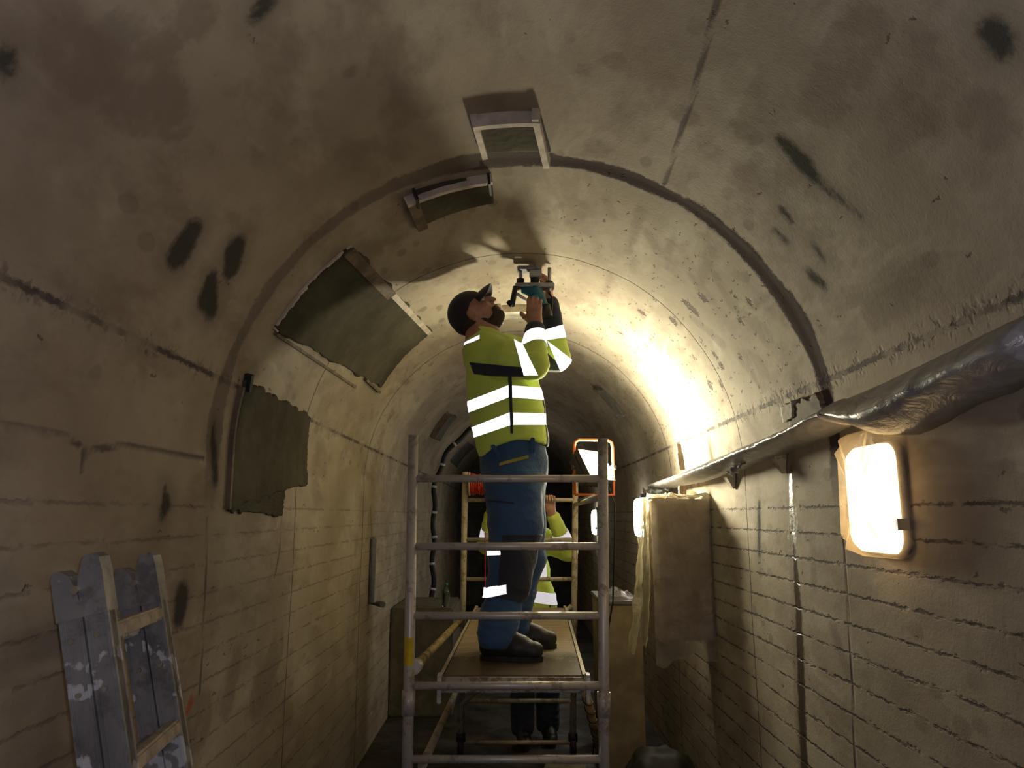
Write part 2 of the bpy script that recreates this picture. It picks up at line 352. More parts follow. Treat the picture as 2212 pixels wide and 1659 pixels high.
P = t.pos(); sep = t.n('SeparateXYZ'); t.put(sep.inputs[0], P)
front = t.step(t.ma('ADD', sep.outputs[1], t.ma('MULTIPLY', t.ma('SUBTRACT', n2, .5), .5)), 3.5, 3.2)
c = t.mix(t.step(n, .35, .65), (.25, .18, .095), (.36, .27, .155)); c = t.mix(t.ma('MULTIPLY', t.step(n2, .5, .7), .6), c, (.13, .10, .06))
c = t.mix(t.ma('MULTIPLY', front, .75), c, (.06, .05, .036))
M_PLY = t.done(t.bsdf(c, t.mix(front, (.7,)*3, (.25,)*3), 0, t.bump(n2, .35, .006)))
M_WOOD = mat('raw_wood', (.52, .38, .22), .75, var=.35, vscale=9)
M_WOODP = mat('pale_batten', (.62, .55, .46), .8, var=.25, vscale=14)
M_WOODD = mat('dark_batten', (.17, .13, .09), .8, var=.4, vscale=14)
M_BLACK = mat('black_rubber', (.02, .02, .02), .55)

t = NT('dirty_aluminium'); n = t.noise(5, 6, .65, stretch=(1, 1, .35)); n2 = t.noise(17, 5, .7)
splash = t.step(t.ma('ADD', t.noise(9, 3, .6), t.ma('MULTIPLY', n2, .25)), .705, .73)
c = t.mix(t.step(n, .35, .65), (.22, .22, .225), (.37, .365, .36)); c = t.mix(t.ma('MULTIPLY', t.step(n2, .45, .65), .6), c, (.12, .11, .10))
c = t.mix(splash, c, (.55, .56, .57))
M_ALU = t.done(t.bsdf(c, t.mix(splash, (.5,)*3, (.85,)*3), t.mix(splash, (.35,)*3, (0,)*3), t.bump(n2, .25, .004)))
M_TREAD = mat('dusty_tread', (.46, .40, .31), .75, .1, var=.3, vscale=20, bump=.2)
M_BOLT = mat('bright_steel', (.75, .75, .75), .25, 1.0, var=.1)

# ------------------------------------------------------------------ scaffold tower
YF, YB = 2.85, 5.05
sc = thing('scaffold_tower', 'narrow galvanised scaffold tower with ladder frames under the worker in blue trousers', 'scaffold', (0, 3.95, 0))
def gx(pt, top, Y):  # post pixel: top & a lower point -> straight tube to floor
    a = px(*top, Y); b = px(*pt, Y); d = (b-a); k = (.12-a.z)/d.z; return a, a+d*k
def post(top, low, Y, r=.0205, m=M_STEEL):
    a, b = gx(low, top, Y)
    m_ = MB(); 
    p = m_.tube([a, b], r, 16).build('post', m, sc)
    tube('collar', [a+(b-a)*.55, a+(b-a)*.6], r*1.22, m, p, 16)
    c = b.copy()
    cs = MB(); cs.tube([c+Vector((0, 0, .02)), c-Vector((0, 0, .03))], r*1.5, 14); cs.tube([(c.x-.018, c.y, .055), (c.x+.018, c.y, .055)], .055, 20)
    cs.build('castor', M_BLACK, sc)
    return a, b
FLt, FLb = post((893, 940), (880, 1655), YF); FRt, FRb = post((1302, 948), (1305, 1655), YF)
BLt, BLb = post((1005, 1020), (1000, 1320), YB, m=M_STEEL2); BRt, BRb = post((1243, 1022), (1240, 1340), YB, m=M_STEEL2)
at = lambda a, b, z: a+(b-a)*((z-a.z)/(b.z-a.z))
for v in (1034, 1180, 1330, 1481, 1640, 1800):
    z = px(1100, v, YF).z; tube('rung', [at(FLt, FLb, z), at(FRt, FRb, z)], .0145, M_STEEL, sc, 14)
for v in (1080, 1166, 1251, 1334, 1514, 1604):
    z = px(1100, v, YB).z; tube('rung', [at(BLt, BLb, z), at(BRt, BRb, z)], .0135, M_STEEL2, sc, 14)
o = Vector((0, .035, 0))
a = px(897, 1440, YF+.04); b = px(1000, 1335, YB-.03); br = tube('brace', [a, b], .0185, M_YPIPE, sc, 14)
tube('clamp', [a-(b-a).normalized()*.03, a+(b-a).normalized()*.04], .026, M_STEEL, br)
tube('brace', [px(912, 1655, YF+.06), px(985, 1493, YB-.06)], .0175, M_STEEL2, sc, 14)
b2 = tube('brace', [px(1266, 1497, YF+.25), px(1297, 1630, YF+1.25)], .018, M_YPIPE, sc, 14)
m = MB(); a, b = px(1266, 1497, YF+.25), px(1297, 1630, YF+1.25)
m.tube([a+(b-a)*(i/90)+Vector((math.cos(i*.55)*.0195, 0, math.sin(i*.55)*.0195)) for i in range(91)], .003, 6); m.build('tape_winding', M_BLACK, b2)
tube('brace', [Vector((BLb.x, YB-.05, .32)), Vector((BRb.x, YB-.05, .95))], .015, M_STEEL2, sc, 12)
p = at(FLt, FLb, px(886, 1405, YF).z); q = at(FLt, FLb, px(886, 1436, YF).z); pp = at(FLt, FLb, px(886, 1376, YF).z)
st = MB(); 
for zz, nm in ((0, 0),):
    for i in range(9):
        pass
ang = [(-2.5+i*.2) for i in range(10)]
st.add([Vector((w.x+.0214*math.cos(an), w.y+.0214*math.sin(an), w.z)) for w in (pp, q) for an in ang], [(i, i+1, 10+i+1, 10+i) for i in range(9)], True)
st.build('yellow_sticker', M_YST, sc)
a, b = at(FRt, FRb, 1.62), at(BRt, BRb, 1.62); tube('side_rail', [a, b], .0135, M_STEEL2, sc, 12)
# platform
ZD = px(1100, 1455, 2.93).z
pl = thing('scaffold_platform', 'wet muddy plywood platform in a steel frame hooked onto the scaffold rungs', 'platform', (0.03, 2.93, ZD))
fl, fr, bl, br_ = px(953, 1455, 2.90), px(1262, 1455, 2.90), px(1028, 1335, YB-.12), px(1222, 1335, YB-.12)
for w in (fl, fr, bl, br_): w.z = ZD
xl0, xr0, xl1, xr1 = fl.x, fr.x, bl.x, br_.x
y0, y1 = fl.y, bl.y
m = MB(); 
def slab(m, a, b, c_, d, t0, t1):
    vs = [Vector((p.x, p.y, ZD+k)) for k in (t0, t1) for p in (a, b, c_, d)]
    m.add(vs, [(3, 2, 1, 0), (4, 5, 6, 7), (0, 1, 5, 4), (1, 2, 6, 5), (2, 3, 7, 6), (3, 0, 4, 7)])
slab(m, fl, fr, br_, bl, -.012, 0)
bd = m.build('board', M_PLY, pl)
m = MB(); m.box(((fl.x+fr.x)/2, y0-.004, ZD-.032), (fr.x-fl.x, .03, .055), None, .004); m.build('end_rail', metal_paint('worn_rail', (.42, .38, .32), (.25, .17, .13), .5, .4, 22), pl)
m = MB(); m.box(((bl.x+br_.x)/2, y1+.01, ZD-.03), (br_.x-bl.x, .03, .05), None, .004); m.build('end_rail', M_STEEL2, pl)
for a, b in ((fl, bl), (fr, br_)):
    d = (b-a); M = frame_from((0, 0, 1), d); m = MB(); m.box((a+b)/2+Vector((.0, 0, -.022)), (d.length, .018, .05), M, .003); m.build('side_rail', M_STEEL2, pl)
for w in (fl, fr):
    m = MB(); x = w.x+(.012 if w is fr else -.004); m.box((x, y0-.028, ZD-.045), (.016, .014, .10), None, .003); m.box((x, y0-.01, ZD+.004), (.014, .05, .008)); m.build('hook', M_STEEL, pl)
for w in (bl, br_):
    m = MB(); m.box((w.x, y1+.04, ZD-.02), (.02, .07, .05), None, .003); m.build('hook', M_STEEL2, pl)

# ------------------------------------------------------------------ ladder against the left wall
ld_ = thing('folding_ladder', 'paint-splashed folding aluminium ladder leaning on the left wall', 'ladder', (-.86, 1.6, 0))
tilt = Vector((.25, 0, -1)).normalized()   # down the stile
outx = Vector((1, 0, .25)).normalized()
def stile_pair(ytop, topuv, low, names=True):
    for k in range(2):
        w = .046; a = topuv+outx*(-k*(w+.004)-w/2)
        Ld = (a.z+.0)/(-tilt.z)*.999 if k == 0 else (a.z)/(-tilt.z)*.995
        M = frame_from(-tilt, outx)
        prof = []
        # rounded top, channel section
        m = MB(); c = a+tilt*(Ld/2+.02); m.box(c, (w, .024, Ld-.04), M, .003)
        for s in (-1, 1): m.box(c+outx*(s*(w/2-.004)), (.008, .034, Ld-.04), M, .002)
        s_ = m.build('stile', M_ALU, ld_)
        hd = MB(); n = 14
        pts = []
        if k == 0: shape = [(-.025, .05), (-.025, -.02), (-.010, -.058), (-.002, -.066), (.014, -.066), (.023, -.056), (.025, -.03), (.025, .05)]
        else: shape = [(-.025, .05), (-.025, -.034), (-.018, -.046), (-.004, -.046), (.010, -.032), (.019, -.01), (.025, .02), (.025, .05)]
        for yy in (-.019, .019): pts += [a+outx*sx+Vector((0, yy, 0))+tilt*sz for sx, sz in shape]
        k8 = len(shape)
        hd.add(pts, [tuple(range(k8)), tuple(reversed(range(k8, 2*k8)))]+[(i, (i+1) % k8, k8+(i+1) % k8, k8+i) for i in range(k8)])
        hp = hd.build('hinge_plate', M_ALU, s_)
        for zz in (.09, .19):
            tube('rivet', [a+tilt*zz+Vector((0, -.018 if names else .018, 0)), a+tilt*zz+Vector((0, -.024 if names else -.02, 0))], .005, M_BOLT, s_, 10)
    hb = topuv+outx*(-.052)
    tube('hinge_bolt', [hb+tilt*-.004+Vector((0, -.026, 0)), hb+tilt*-.004+Vector((0, .026, 0))], .008, M_BOLT, ld_, 12)
    b_ = topuv+tilt*.012+outx*(-.045); M = frame_from(-tilt, outx)
YN, YR = 1.46, 1.75
tn = px(234, 1262, YN); tf = px(347, 1250, YR)
stile_pair(YN, tn, None); stile_pair(YR, tf, None, False)
for k, (zu, zl) in enumerate(((1345, 1), (1612, 1), (1890, 1), (2240, 1), (2800, 1))):
    zc = px(300, zu, 1.6).z
    for s in range(2):
        w = .046; cx_ = lambda top, Y: top+outx*(-s*(w+.004)-w/2)
        a = tn+outx*(-s*.050-.018); b = tf+outx*(-s*.050-.018)
        a = a+tilt*((a.z-zc)/(-tilt.z)); b = b+tilt*((b.z-zc)/(-tilt.z))
        if s == 1: a = a+tilt*.03; b = b+tilt*.03
        M = frame_from((b-a), (outx))
        MB().box((a+b)/2, (.034, .03, (b-a).length-.02), M, .005).build('rung', M_TREAD if s == 0 else M_ALU, ld_)

# ------------------------------------------------------------------ bulkhead lamps on the right wall
def rrect(w, h, r, n=6):
    pts = []
    for cx_, cy, a0 in ((w-r, h-r, 0), (-w+r, h-r, 90), (-w+r, -h+r, 180), (w-r, -h+r, 270)):
        for i in range(n+1):
            a = math.radians(a0+90*i/n); pts.append((cx_+r*math.cos(a), cy+r*math.sin(a)))
    return pts
def sheet_mat(name, c, alpha, rough=.2, tint=None):
    t = NT(name); n = t.noise(14, 6, .65, dist=1.2); n2 = t.noise(5, 4, .6, dist=2)
    nm = t.bump(t.ma('ADD', n, n2), .9, .02)
    tr = t.n('BsdfTransparent'); tr.inputs[0].default_value = (*(tint or (1, 1, 1)), 1)
    p = t.bsdf(c, rough, 0, nm, Specular_IOR_Level=.8)
    tl = t.n('BsdfTranslucent'); tl.inputs[0].default_value = (*c, 1)
    m1 = t.n('MixShader'); m1.inputs[0].default_value = .4; t.put(m1.inputs[1], p); t.put(m1.inputs[2], tl.outputs[0])
    m2 = t.n('MixShader'); t.put(m2.inputs[0], t.step(n2, .3, .7, max(0, alpha-.12), min(1, alpha+.12))); t.put(m2.inputs[1], m1.outputs[0]); t.put(m2.inputs[2], tr.outputs[0])
    return t.done(m2.outputs[0])
M_FILM = sheet_mat('clear_film', (.75, .66, .5), .72)
M_PLATE = mat('lamp_body', (.28, .26, .23), .5)
def bulkhead(C, w, h, em, label, wrap=False):
    """on the right wall, facing -x; C is on the wall"""
    root = thing('bulkhead_lamp', label, 'lamp', C, 'bulkhead lamps along the right wall')
    P3 = lambda y, z, x: C+Vector((-x, y, z))
    m = MB(); m.loft([[P3(a, b, x) for a, b in rrect(w*k, h*k, .045*k)] for x, k in ((0, .98), (.022, 1.0), (.026, .97))]); m.build('back_plate', M_PLATE, root)
    m = MB(); m.loft([[P3(a, b, x) for a, b in rrect(w*k, h*k, .05*k)] for x, k in ((.024, .96), (.045, .95), (.062, .86), (.07, .66))]); m.build('diffuser', em, root)
    for s in (-1,):
        MB().box(P3(s*(w+.002), -h*.45, .03), (.035, .012, .03), None, .002).build('clip', M_BOLT, root)
    MB().box(P3(0, h+.012, .015), (.03, .03, .03), None, .004).build('cable_gland', M_BLACK, root)
    if wrap:
        m = MB(); rng = []
        for x, k in ((.0, 1.05), (.05, 1.03), (.078, .95), (.082, .5)):
            ring = []
            for i, (a, b) in enumerate(rrect(w*k, h*k, .05*k)):
                q = 1+.012*math.sin(i*2.3+x*60)
                zz = b*q
                if b > 0: zz = b*1.2; 
                ring.append(P3(a*q, zz, x*(1+.1*math.sin(i*1.7))))
            rng.append(ring)
        m.loft(rng, cap=True); m.build('plastic_wrap', M_FILM, root)
    return root
def wallpt(u, v): return sY(*surf(u, v))
XW = CX+R
C1 = Vector((XW, 2.035, px(1880, 1076, 2.0).z)); bulkhead(C1, .122, .155, M_LAMPW, 'nearest glowing warm bulkhead lamp on the right wall, wrapped in clear plastic', True)
C2 = Vector((XW, 5.8, px(1374, 1118, 5.8).z)); bulkhead(C2, .12, .16, M_LAMPC, 'white glowing bulkhead lamp just beyond the plastic-wrapped cabinet')
C3 = Vector((XW, 8.95, px(1281, 1128, 8.95).z)); bulkhead(C3, .12, .155, M_LAMPC, 'farthest glowing bulkhead lamp seen between the scaffold posts')

# ------------------------------------------------------------------ foil-wrapped pipe along the right wall
t = NT('grey_foil'); st = t.noise(16, 5, .6, stretch=(1, .6, 1), dist=2.0); st2 = t.noise(55, 4, .6, stretch=(1, .4, 1), dist=1.0)
tl = t.n('BsdfTranslucent'); tl.inputs[0].default_value = (.5, .47, .42, 1)
p_ = t.bsdf(t.mix(t.step(st, .35, .7), (.28, .28, .295), (.46, .45, .44)), .30, 0, t.bump(t.ma('ADD', st, t.ma('MULTIPLY', st2, .2)), .35, .012), Specular_IOR_Level=.8)
ms = t.n('MixShader'); ms.inputs[0].default_value = .35; t.put(ms.inputs[1], p_); t.put(ms.inputs[2], tl.outputs[0])
M_FOIL = t.done(ms.outputs[0])
pr = thing('wrapped_pipe', 'pipe sheathed in crinkled grey plastic foil running along the right wall', 'pipe', (.95, 2.5, 1.85))
keys = [(2300, 660, 800, .9), (2212, 700, 822, 0), (2060, 768, 880, 0), (1960, 812, 938, 0), (1905, 836, 946, 0), (1838, 862, 906, 0), (1760, 905, 945, 0), (1690, 935, 972, 0), (1620, 962, 996, 0), (1560, 985, 1022, 0), (1500, 1012, 1040, 0), (1420, 1040, 1058, 0)]
XP = .955
YS = []; TOP = []; BOT = []
for u, a, b, _ in keys:
    Y = XP*F/(u-1106)/math.cos(TH)*.985
    YS.append(Y); TOP.append(px(u, a, Y).z); BOT.append(px(u, b, Y).z)
ys = np.arange(YS[0], YS[-1], .018); tp = np.interp(ys, YS, TOP); bt = np.interp(ys, YS, BOT)
tp[:] = np.convolve(np.pad(tp, 8, 'edge'), np.ones(17)/17, 'valid'); bt[:] = np.convolve(np.pad(bt, 4, 'edge'), np.ones(9)/9, 'valid')
tie = [1.42+.0, 1.95*1.02]
rings = []
for i, y in enumerate(ys):
    ring = []; zc = (tp[i]+bt[i])/2; hh = (tp[i]-bt[i])/2
    for k in range(28):
        a = 2*math.pi*k/28
        ca, sa = math.cos(a), math.sin(a)
        z = sa*hh; q_ = (sa+.25)/(1.25 if sa > -.25 else .75)
        x = -.078*(1-abs(q_)**1.5)-.004 if ca > 0 else .05
        yy = y+.35*z; w = noise.noise((z*6, yy*9, 2.2))*.5+noise.noise((z*9, yy*34, 4.0))*.75*(1 if y > 1.75 else .5)+noise.noise((z*30, y*5, 7.0))*(.9 if 1.4 < y < 2.05 and sa < 0 else .2)
        amp = .009 if sa < .6 else .003
        ring.append((min(XP+x-w*amp, XW-.006), y+.004*w, zc+z+w*amp*.5))
    rings.append(ring)
MB().loft(rings).build('foil_sheath', M_FOIL, pr)
def tieband(y, r=.006):
    i = int(np.argmin(abs(ys-y))); ring = [(Vector(q)-Vector((XP, y, (tp[i]+bt[i])/2)))*1.03+Vector((XP, y, (tp[i]+bt[i])/2)) for q in rings[i]]
    for q in ring: q.x = min(q.x, XW-.004)
    MB().tube(ring, r, 8, closed=True).build('tie_strap', mat('pale_strap', (.5, .44, .40), .5), pr)
tieband(XP*F/(1836-1106)); 
for u in (1640, 1540):
    Y = XP*F/(u-1106); i = int(np.argmin(abs(ys-Y)))
    m = MB(); b = bt[i]; m.add([(XW-.004, Y-.04, b+.03), (XW-.004, Y+.04, b+.03), (XW-.004, Y+.012, b-.06), (XW-.004, Y-.012, b-.06), (XW-.07, Y-.04, b+.03), (XW-.07, Y+.04, b+.03), (XW-.012, Y+.012, b-.06), (XW-.012, Y-.012, b-.06)],
          [(0, 1, 2, 3), (4, 7, 6, 5), (0, 4, 5, 1), (1, 5, 6, 2), (2, 6, 7, 3), (3, 7, 4, 0)]); m.build('bracket', M_STEEL2, pr)
# loose foil ends
def flap(name, c, ax, bx, mat_, parent, n=10, amp=.02, seed=0):
    c, ax, bx = Vector(c), Vector(ax), Vector(bx); nn = ax.cross(bx).normalized()
    vs = []; 
    for i in range(n+1):
        for j in range(n+1):
            a, b = i/n-.5, j/n-.5
            k = 1-.5*(b+.5)+.25*math.sin(i*1.3+seed)
            vs.append(c+ax*a*k+bx*b+nn*(amp*noise.noise((a*5, b*5, seed))*2))
    m = MB(); m.add(vs, [(i*(n+1)+j, i*(n+1)+j+1, (i+1)*(n+1)+j+1, (i+1)*(n+1)+j) for i in range(n) for j in range(n)], True)
    o = m.build(name, mat_, parent); sd = o.modifiers.new('solid', 'SOLIDIFY'); sd.thickness = .0015; return o
q = px(1590, 1012, 3.0); flap('loose_foil', (.955, 3.02, q.z+.02), (0.03, .17, .02), (-.08, .02, -.085), M_FOIL, pr, amp=.02, seed=2)
q = px(1388, 1066, 5.1); flap('loose_foil', (.93, 4.75, q.z+.01), (.0, .5, .03), (-.10, .05, -.03), M_FOIL, pr, amp=.03, seed=5)

# ------------------------------------------------------------------ plastic-wrapped cabinet
t = NT('brown_plastic_board'); n = t.noise(7, 6, .65, dist=1.5)
M_BROWN = t.done(t.bsdf(t.mix(t.step(n, .35, .65), (.38, .275, .18), (.58, .46, .34)), .35, 0, t.bump(n, .9, .02)))
cb = thing('wrapped_cabinet', 'tall narrow cabinet under draped translucent plastic against the right wall', 'cabinet', (.9, 4.0, .9))
zt = px(1450, 1078, 3.85).z; zb = px(1450, 1385, 3.85).z; xl = px(1412, 1200, 3.85).x; xr = XW-.012
box('body', ((xl+xr)/2, 3.96, (zt+zb)/2), (xr-xl, .22, zt-zb), M_BROWN, cb, None, .01)
M_SHEET = sheet_mat('milky_sheet', (.62, .55, .36), .16, .35); M_CLEAR = sheet_mat('clear_sheet', (.62, .53, .42), .5, .13)
# front sheet with skirt below, crumpled
def drape(name, path, zt, zb, mat_, parent, nz=40, amp=.008, flare=0.0, hem=.03, seed=0):
    """path: list of (x,y) at the top; falls to zb, pleats grow downward"""
    P2 = [Vector((a, b, 0)) for a, b in path]; seg = []
    for a, b in zip(P2[:-1], P2[1:]):
        n = max(2, int((b-a).length/.012)); seg += [a+(b-a)*i/n for i in range(n)]
    seg.append(P2[-1]); cen = sum(seg, Vector())/len(seg)
    vs = []; nu = len(seg)
    for j in range(nz+1):
        f = j/nz
        for i, s in enumerate(seg):
            tdir = (seg[min(i+1, nu-1)]-seg[max(i-1, 0)]).normalized(); nrm = Vector((tdir.y, -tdir.x, 0))
            w = math.sin(i*.55+seed)*.6*f+noise.noise((i*.12, f*6, seed+.5))*1.1+noise.noise((i*.35, f*15, seed+9))*.5
            zz = zt+(zb-zt)*f+hem*f*noise.noise((i*.16, seed, 7.7))
            vs.append(Vector((s.x, s.y, zz))+nrm*(flare*f*f+amp*w+.004))
    m = MB(); m.add(vs, [(j*nu+i, j*nu+i+1, (j+1)*nu+i+1, (j+1)*nu+i) for j in range(nz) for i in range(nu-1)], True)
    return m.build(name, mat_, parent)
yf = 3.85
drape('front_sheet', [(xl-.01, yf-.02), (xr, yf-.02)], zt+.01, px(1450, 1428, 3.83).z, M_CLEAR, cb, amp=.011, hem=.05, seed=1)
drape('side_sheet', [(xl-.014, 4.07), (xl-.014, yf-.012)], zt+.012, px(1400, 1400, 3.9).z, M_SHEET, cb, amp=.012, flare=.03, hem=.08, seed=3)
o = drape('side_sheet', [(xl-.02, 4.16), (xl-.02, 3.95)], zt+.012, px(1390, 1402, 4.0).z, M_SHEET, cb, amp=.02, flare=.08, hem=.07, seed=5)
flap('top_sheet', ((xl+xr)/2-.01, 3.96, zt+.022), (xr-xl-.01, 0, 0), (0, .25, .01), M_SHEET, cb, amp=.02, seed=8)
for nm, (u, v0, v1, Y, w, lb) in {'timber_prop': (1474, 1080, 1052, 3.95, .038, 'short timber block standing on the wrapped cabinet below the pipe')}.items():
    a, b = px(u, v0, Y), px(u, v1, Y); a.z = zt+.03
    tag(box(nm, (a+b)/2, (w, .035, max(.05, b.z-a.z)), M_WOOD, None, None, .003), lb, 'timber')
a, b = px(1473, 1012, 3.9), px(1466, 962, 3.9)
M = frame_from(b-a, (1, 0, 0)); m = MB(); m.box(a+(b-a)*.3, (.03, .022, (b-a).length*.75), M, .002); m.box(a+(b-a)*.85, (.022, .018, (b-a).length*.4), M, .002)
tag(m.build('timber_wedge', M_WOOD), 'thin timber wedge sticking up from behind the foil-wrapped pipe end', 'timber')

# ------------------------------------------------------------------ repair patches and formwork on the lining
t = NT('fresh_mortar'); n = t.noise(3.2, 6, .65); n2 = t.noise(60, 4, .7)
M_MORT = t.done(t.bsdf(t.mix(t.step(n, .35, .68), (.064, .059, .039), (.105, .096, .066)), .9, 0, t.bump(n2, .35, .004), Specular_IOR_Level=.1))
def bil(c, a, b):
    (p0, p1, p2, p3) = c  # tl, tr, br, bl
    t_ = [p0[i]*(1-a)+p1[i]*a for i in (0, 1)]; u_ = [p3[i]*(1-a)+p2[i]*a for i in (0, 1)]
    return t_[0]*(1-b)+u_[0]*b, t_[1]*(1-b)+u_[1]*b
def patch(name, c, off, mat_, parent=None, n=36, rag=.012, seed=0, base=-.012):
    vs = []
    for k in (off, base):
        for i in range(n+1):
            for j in range(n+1):
                a, b = i/n, j/n; s, y = bil(c, a, b)
                e = 1 if i in (0, n) or j in (0, n) else 0
                if e:
                    s += rag*noise.fractal((i*.23+seed, j*.23, 2.2), 1, 2, 4); y += rag*noise.fractal((i*.23, j*.23+seed, 5.5), 1, 2, 4)
                vs.append(sY(s, y, k+(0 if e else .002*noise.noise((i*.3, j*.3, seed)))))
    N = (n+1)**2; I = lambda i, j: i*(n+1)+j
    fs = [(I(i, j), I(i, j+1), I(i+1, j+1), I(i+1, j)) for i in range(n) for j in range(n)]
    bd = [I(i, 0) for i in range(n)]+[I(n, j) for j in range(n)]+[I(i, n) for i in range(n, 0, -1)]+[I(0, j) for j in range(n, 0, -1)]
    fs += [(bd[i], bd[(i+1) % len(bd)], bd[(i+1) % len(bd)]+N, bd[i]+N) for i in range(len(bd))]
    m = MB(); m.add(vs, fs, True); return m.build(name, mat_, parent)
def batten(name, p, q, w, h, mat_, parent, off=0.0, n=14, side=1):
    """strip of timber on the lining from p to q (s, Y), w wide, h proud"""
    d = Vector((q[0]-p[0], q[1]-p[1], 0)); L = d.length; d.normalize(); e = Vector((-d.y, d.x, 0))*side
    rings = []
    for i in range(n+1):
        c = Vector((p[0], p[1], 0))+d*(L*i/n)
        rings.append([sY(c.x+e.x*a, c.y+e.y*a, off+b) for a, b in ((0, -.008), (w, -.008), (w, h), (0, h))])
    return MB().loft(rings, smooth=False).build(name, mat_, parent)
def cor(*uv): return [surf(*p) for p in uv]
f1 = cor((1018, 252), (1168, 243), (1190, 322), (1042, 326)); pc = sY(*bil(f1, .5, .5))
r1 = thing('crown_formwork', 'framed mortar patch with pale battens on the crown, nearer the camera than the dark joint', 'formwork', pc, 'framed repair patches in the vault')
patch('mortar', f1, .012, M_MORT, r1, rag=0)
batten('batten', (f1[0][0], f1[0][1]-.008), (f1[1][0], f1[1][1]-.008), .022, .042, M_WOODP, r1, side=1); batten('batten', (f1[0][0]-.004, f1[0][1]-.012), (f1[3][0]-.004, f1[3][1]), .02, .034, M_WOODP, r1, side=-1)
p, q = surf(1164, 232), surf(1189, 342); batten('batten', p, q, .022, .04, M_WOODP, r1, side=1)
f2 = cor((892, 412), (1062, 376), (1066, 432), (902, 486)); pc = sY(*bil(f2, .5, .5))
r2 = thing('crown_formwork', 'mortar patch with one pale front batten just beyond the dark joint', 'formwork', pc, 'framed repair patches in the vault')
patch('mortar', f2, .014, M_MORT, r2, rag=0)
batten('batten', (surf(872, 428)[0], surf(872, 428)[1]-.008), (f2[1][0], f2[1][1]-.008), .022, .036, M_WOODP, r2, side=1); batten('batten', surf(874, 432), surf(900, 492), .045, .022, M_WOODD, r2, side=-1)
for (a, b) in (((895, 405), (897, 428)), ((1057, 372), (1060, 398))):
    p, q = surf(*a), surf(*b); batten('wire_tie', p, q, .009, .046, M_BLACK, r2, n=4)
f3 = cor((760, 530), (932, 716), (820, 836), (592, 712))
r3 = thing('repair_patch', 'largest diamond-looking grey-green mortar patch with ragged edges on the left haunch', 'patch', sY(*bil(f3, .5, .5)), 'bare mortar repairs on the left side')
def ragged(name, c, off, mat_, parent, seed, rag=.02): return patch(name, c, off, mat_, parent, n=56, rag=rag, seed=seed)
ragged('mortar', f3, .010, M_MORT, r3, 4)
p0, p1, p2, p3 = f3
batten('shutter_strip', (p0[0]-.0, p0[1]-.01), (p3[0], p3[1]-.01), .035, .008, M_WOODP, r3, side=-1, n=24)
batten('shutter_strip', p0, (p0[0]+(p1[0]-p0[0])*.42, p0[1]+(p1[1]-p0[1])*.42), .05, .016, M_WOODD, r3, side=1)
batten('shutter_strip', (p0[0]+(p1[0]-p0[0])*.42, p0[1]+(p1[1]-p0[1])*.42), p1, .03, .012, M_WOODP, r3, side=1)
batten('shutter_strip', surf(594, 716), surf(766, 832), .012, .012, M_WOODD, r3, side=1); batten('shutter_strip', surf(788, 815), surf(818, 843), .014, .02, M_WOODD, r3, side=1, n=4)
f4 = cor((528, 822), (668, 898), (606, 1112), (492, 1100)); f4 = [f4[0], f4[1], surf(660, 1045), f4[3]]
r4 = thing('repair_patch', 'tall olive mortar patch low on the left wall beside the dark joint', 'patch', sY(*bil(f4, .5, .5)), 'bare mortar repairs on the left side')
ragged('mortar', f4, .010, M_MORT, r4, 9)
ragged('lower_mortar', cor((492, 1042), (612, 1050), (606, 1113), (490, 1102)), .009, M_MORT, r4, 12, .02)
batten('edge_board', surf(521, 835), surf(490, 1100), .018, .016, M_WOODD, r4, side=1, n=20)
batten('edge_board', surf(536, 806), surf(530, 842), .022, .024, M_BLACK, r4, side=1, n=4)
f5 = cor((1076, 664), (1150, 662), (1150, 686), (1082, 688)); r5 = thing('crown_formwork', 'small pale framed patch on the crown, seen between the face and the raised hand', 'formwork', sY(*bil(f5, .5, .5)), 'framed repair patches in the vault')
patch('mortar', f5, .012, mat('grey_mortar', (.42, .40, .32), .8), r5, n=16, rag=.004)
batten('batten', surf(1078, 662), surf(1150, 660), .06, .04, M_WOODP, r5, side=1); batten('batten', surf(1074, 658), surf(1080, 684), .022, .05, M_WOODP, r5, side=-1)
f6 = cor((962, 892), (984, 897), (946, 950), (928, 942))
r6 = thing('crown_formwork', 'small dark boxed patch far down the tunnel, left of the jacket', 'formwork', sY(*bil(f6, .5, .5)), 'framed repair patches in the vault')
patch('mortar', f6, .03, mat('dark_mortar', (.12, .115, .10), .8), r6, n=16, rag=.01)
batten('batten', f6[0], f6[3], .05, .06, M_WOODD, r6, side=-1)
f7 = cor((1010, 955), (1024, 965), (985, 1008), (972, 995)); r7 = thing('repair_patch', 'faint dark mortar patch past the black joint cable on the far left', 'patch', sY(*bil(f7, .5, .5)), 'bare mortar repairs on the left side'); patch('mortar', f7, .02, mat('dim_mortar', (.10, .095, .085), .8), r7, n=16, rag=.02)
f8 = cor((1282, 836), (1300, 838), (1352, 896), (1336, 896)); r8 = thing('repair_patch', 'dim mortar patch far down the tunnel on the right, above the work light', 'patch', sY(*bil(f8, .5, .5))); patch('mortar', f8, .02, mat('dim_mortar', (.22, .21, .18), .8), r8, n=16, rag=.02)
r9c = cor((1698, 880), (1775, 850), (1790, 905), (1712, 925)); r9 = thing('repair_patch', 'small dark broken patch on the right wall just above the wrapped pipe', 'patch', sY(*bil(r9c, .5, .5)))
patch('mortar', r9c, .012, mat('brown_mortar', (.15, .12, .085), .85), r9, n=20, rag=.02)
patch('pale_edge', cor((1696, 876), (1722, 866), (1724, 900), (1702, 912)), .02, mat('pale_mortar', (.34, .31, .24), .85), r9, n=12, rag=.012)
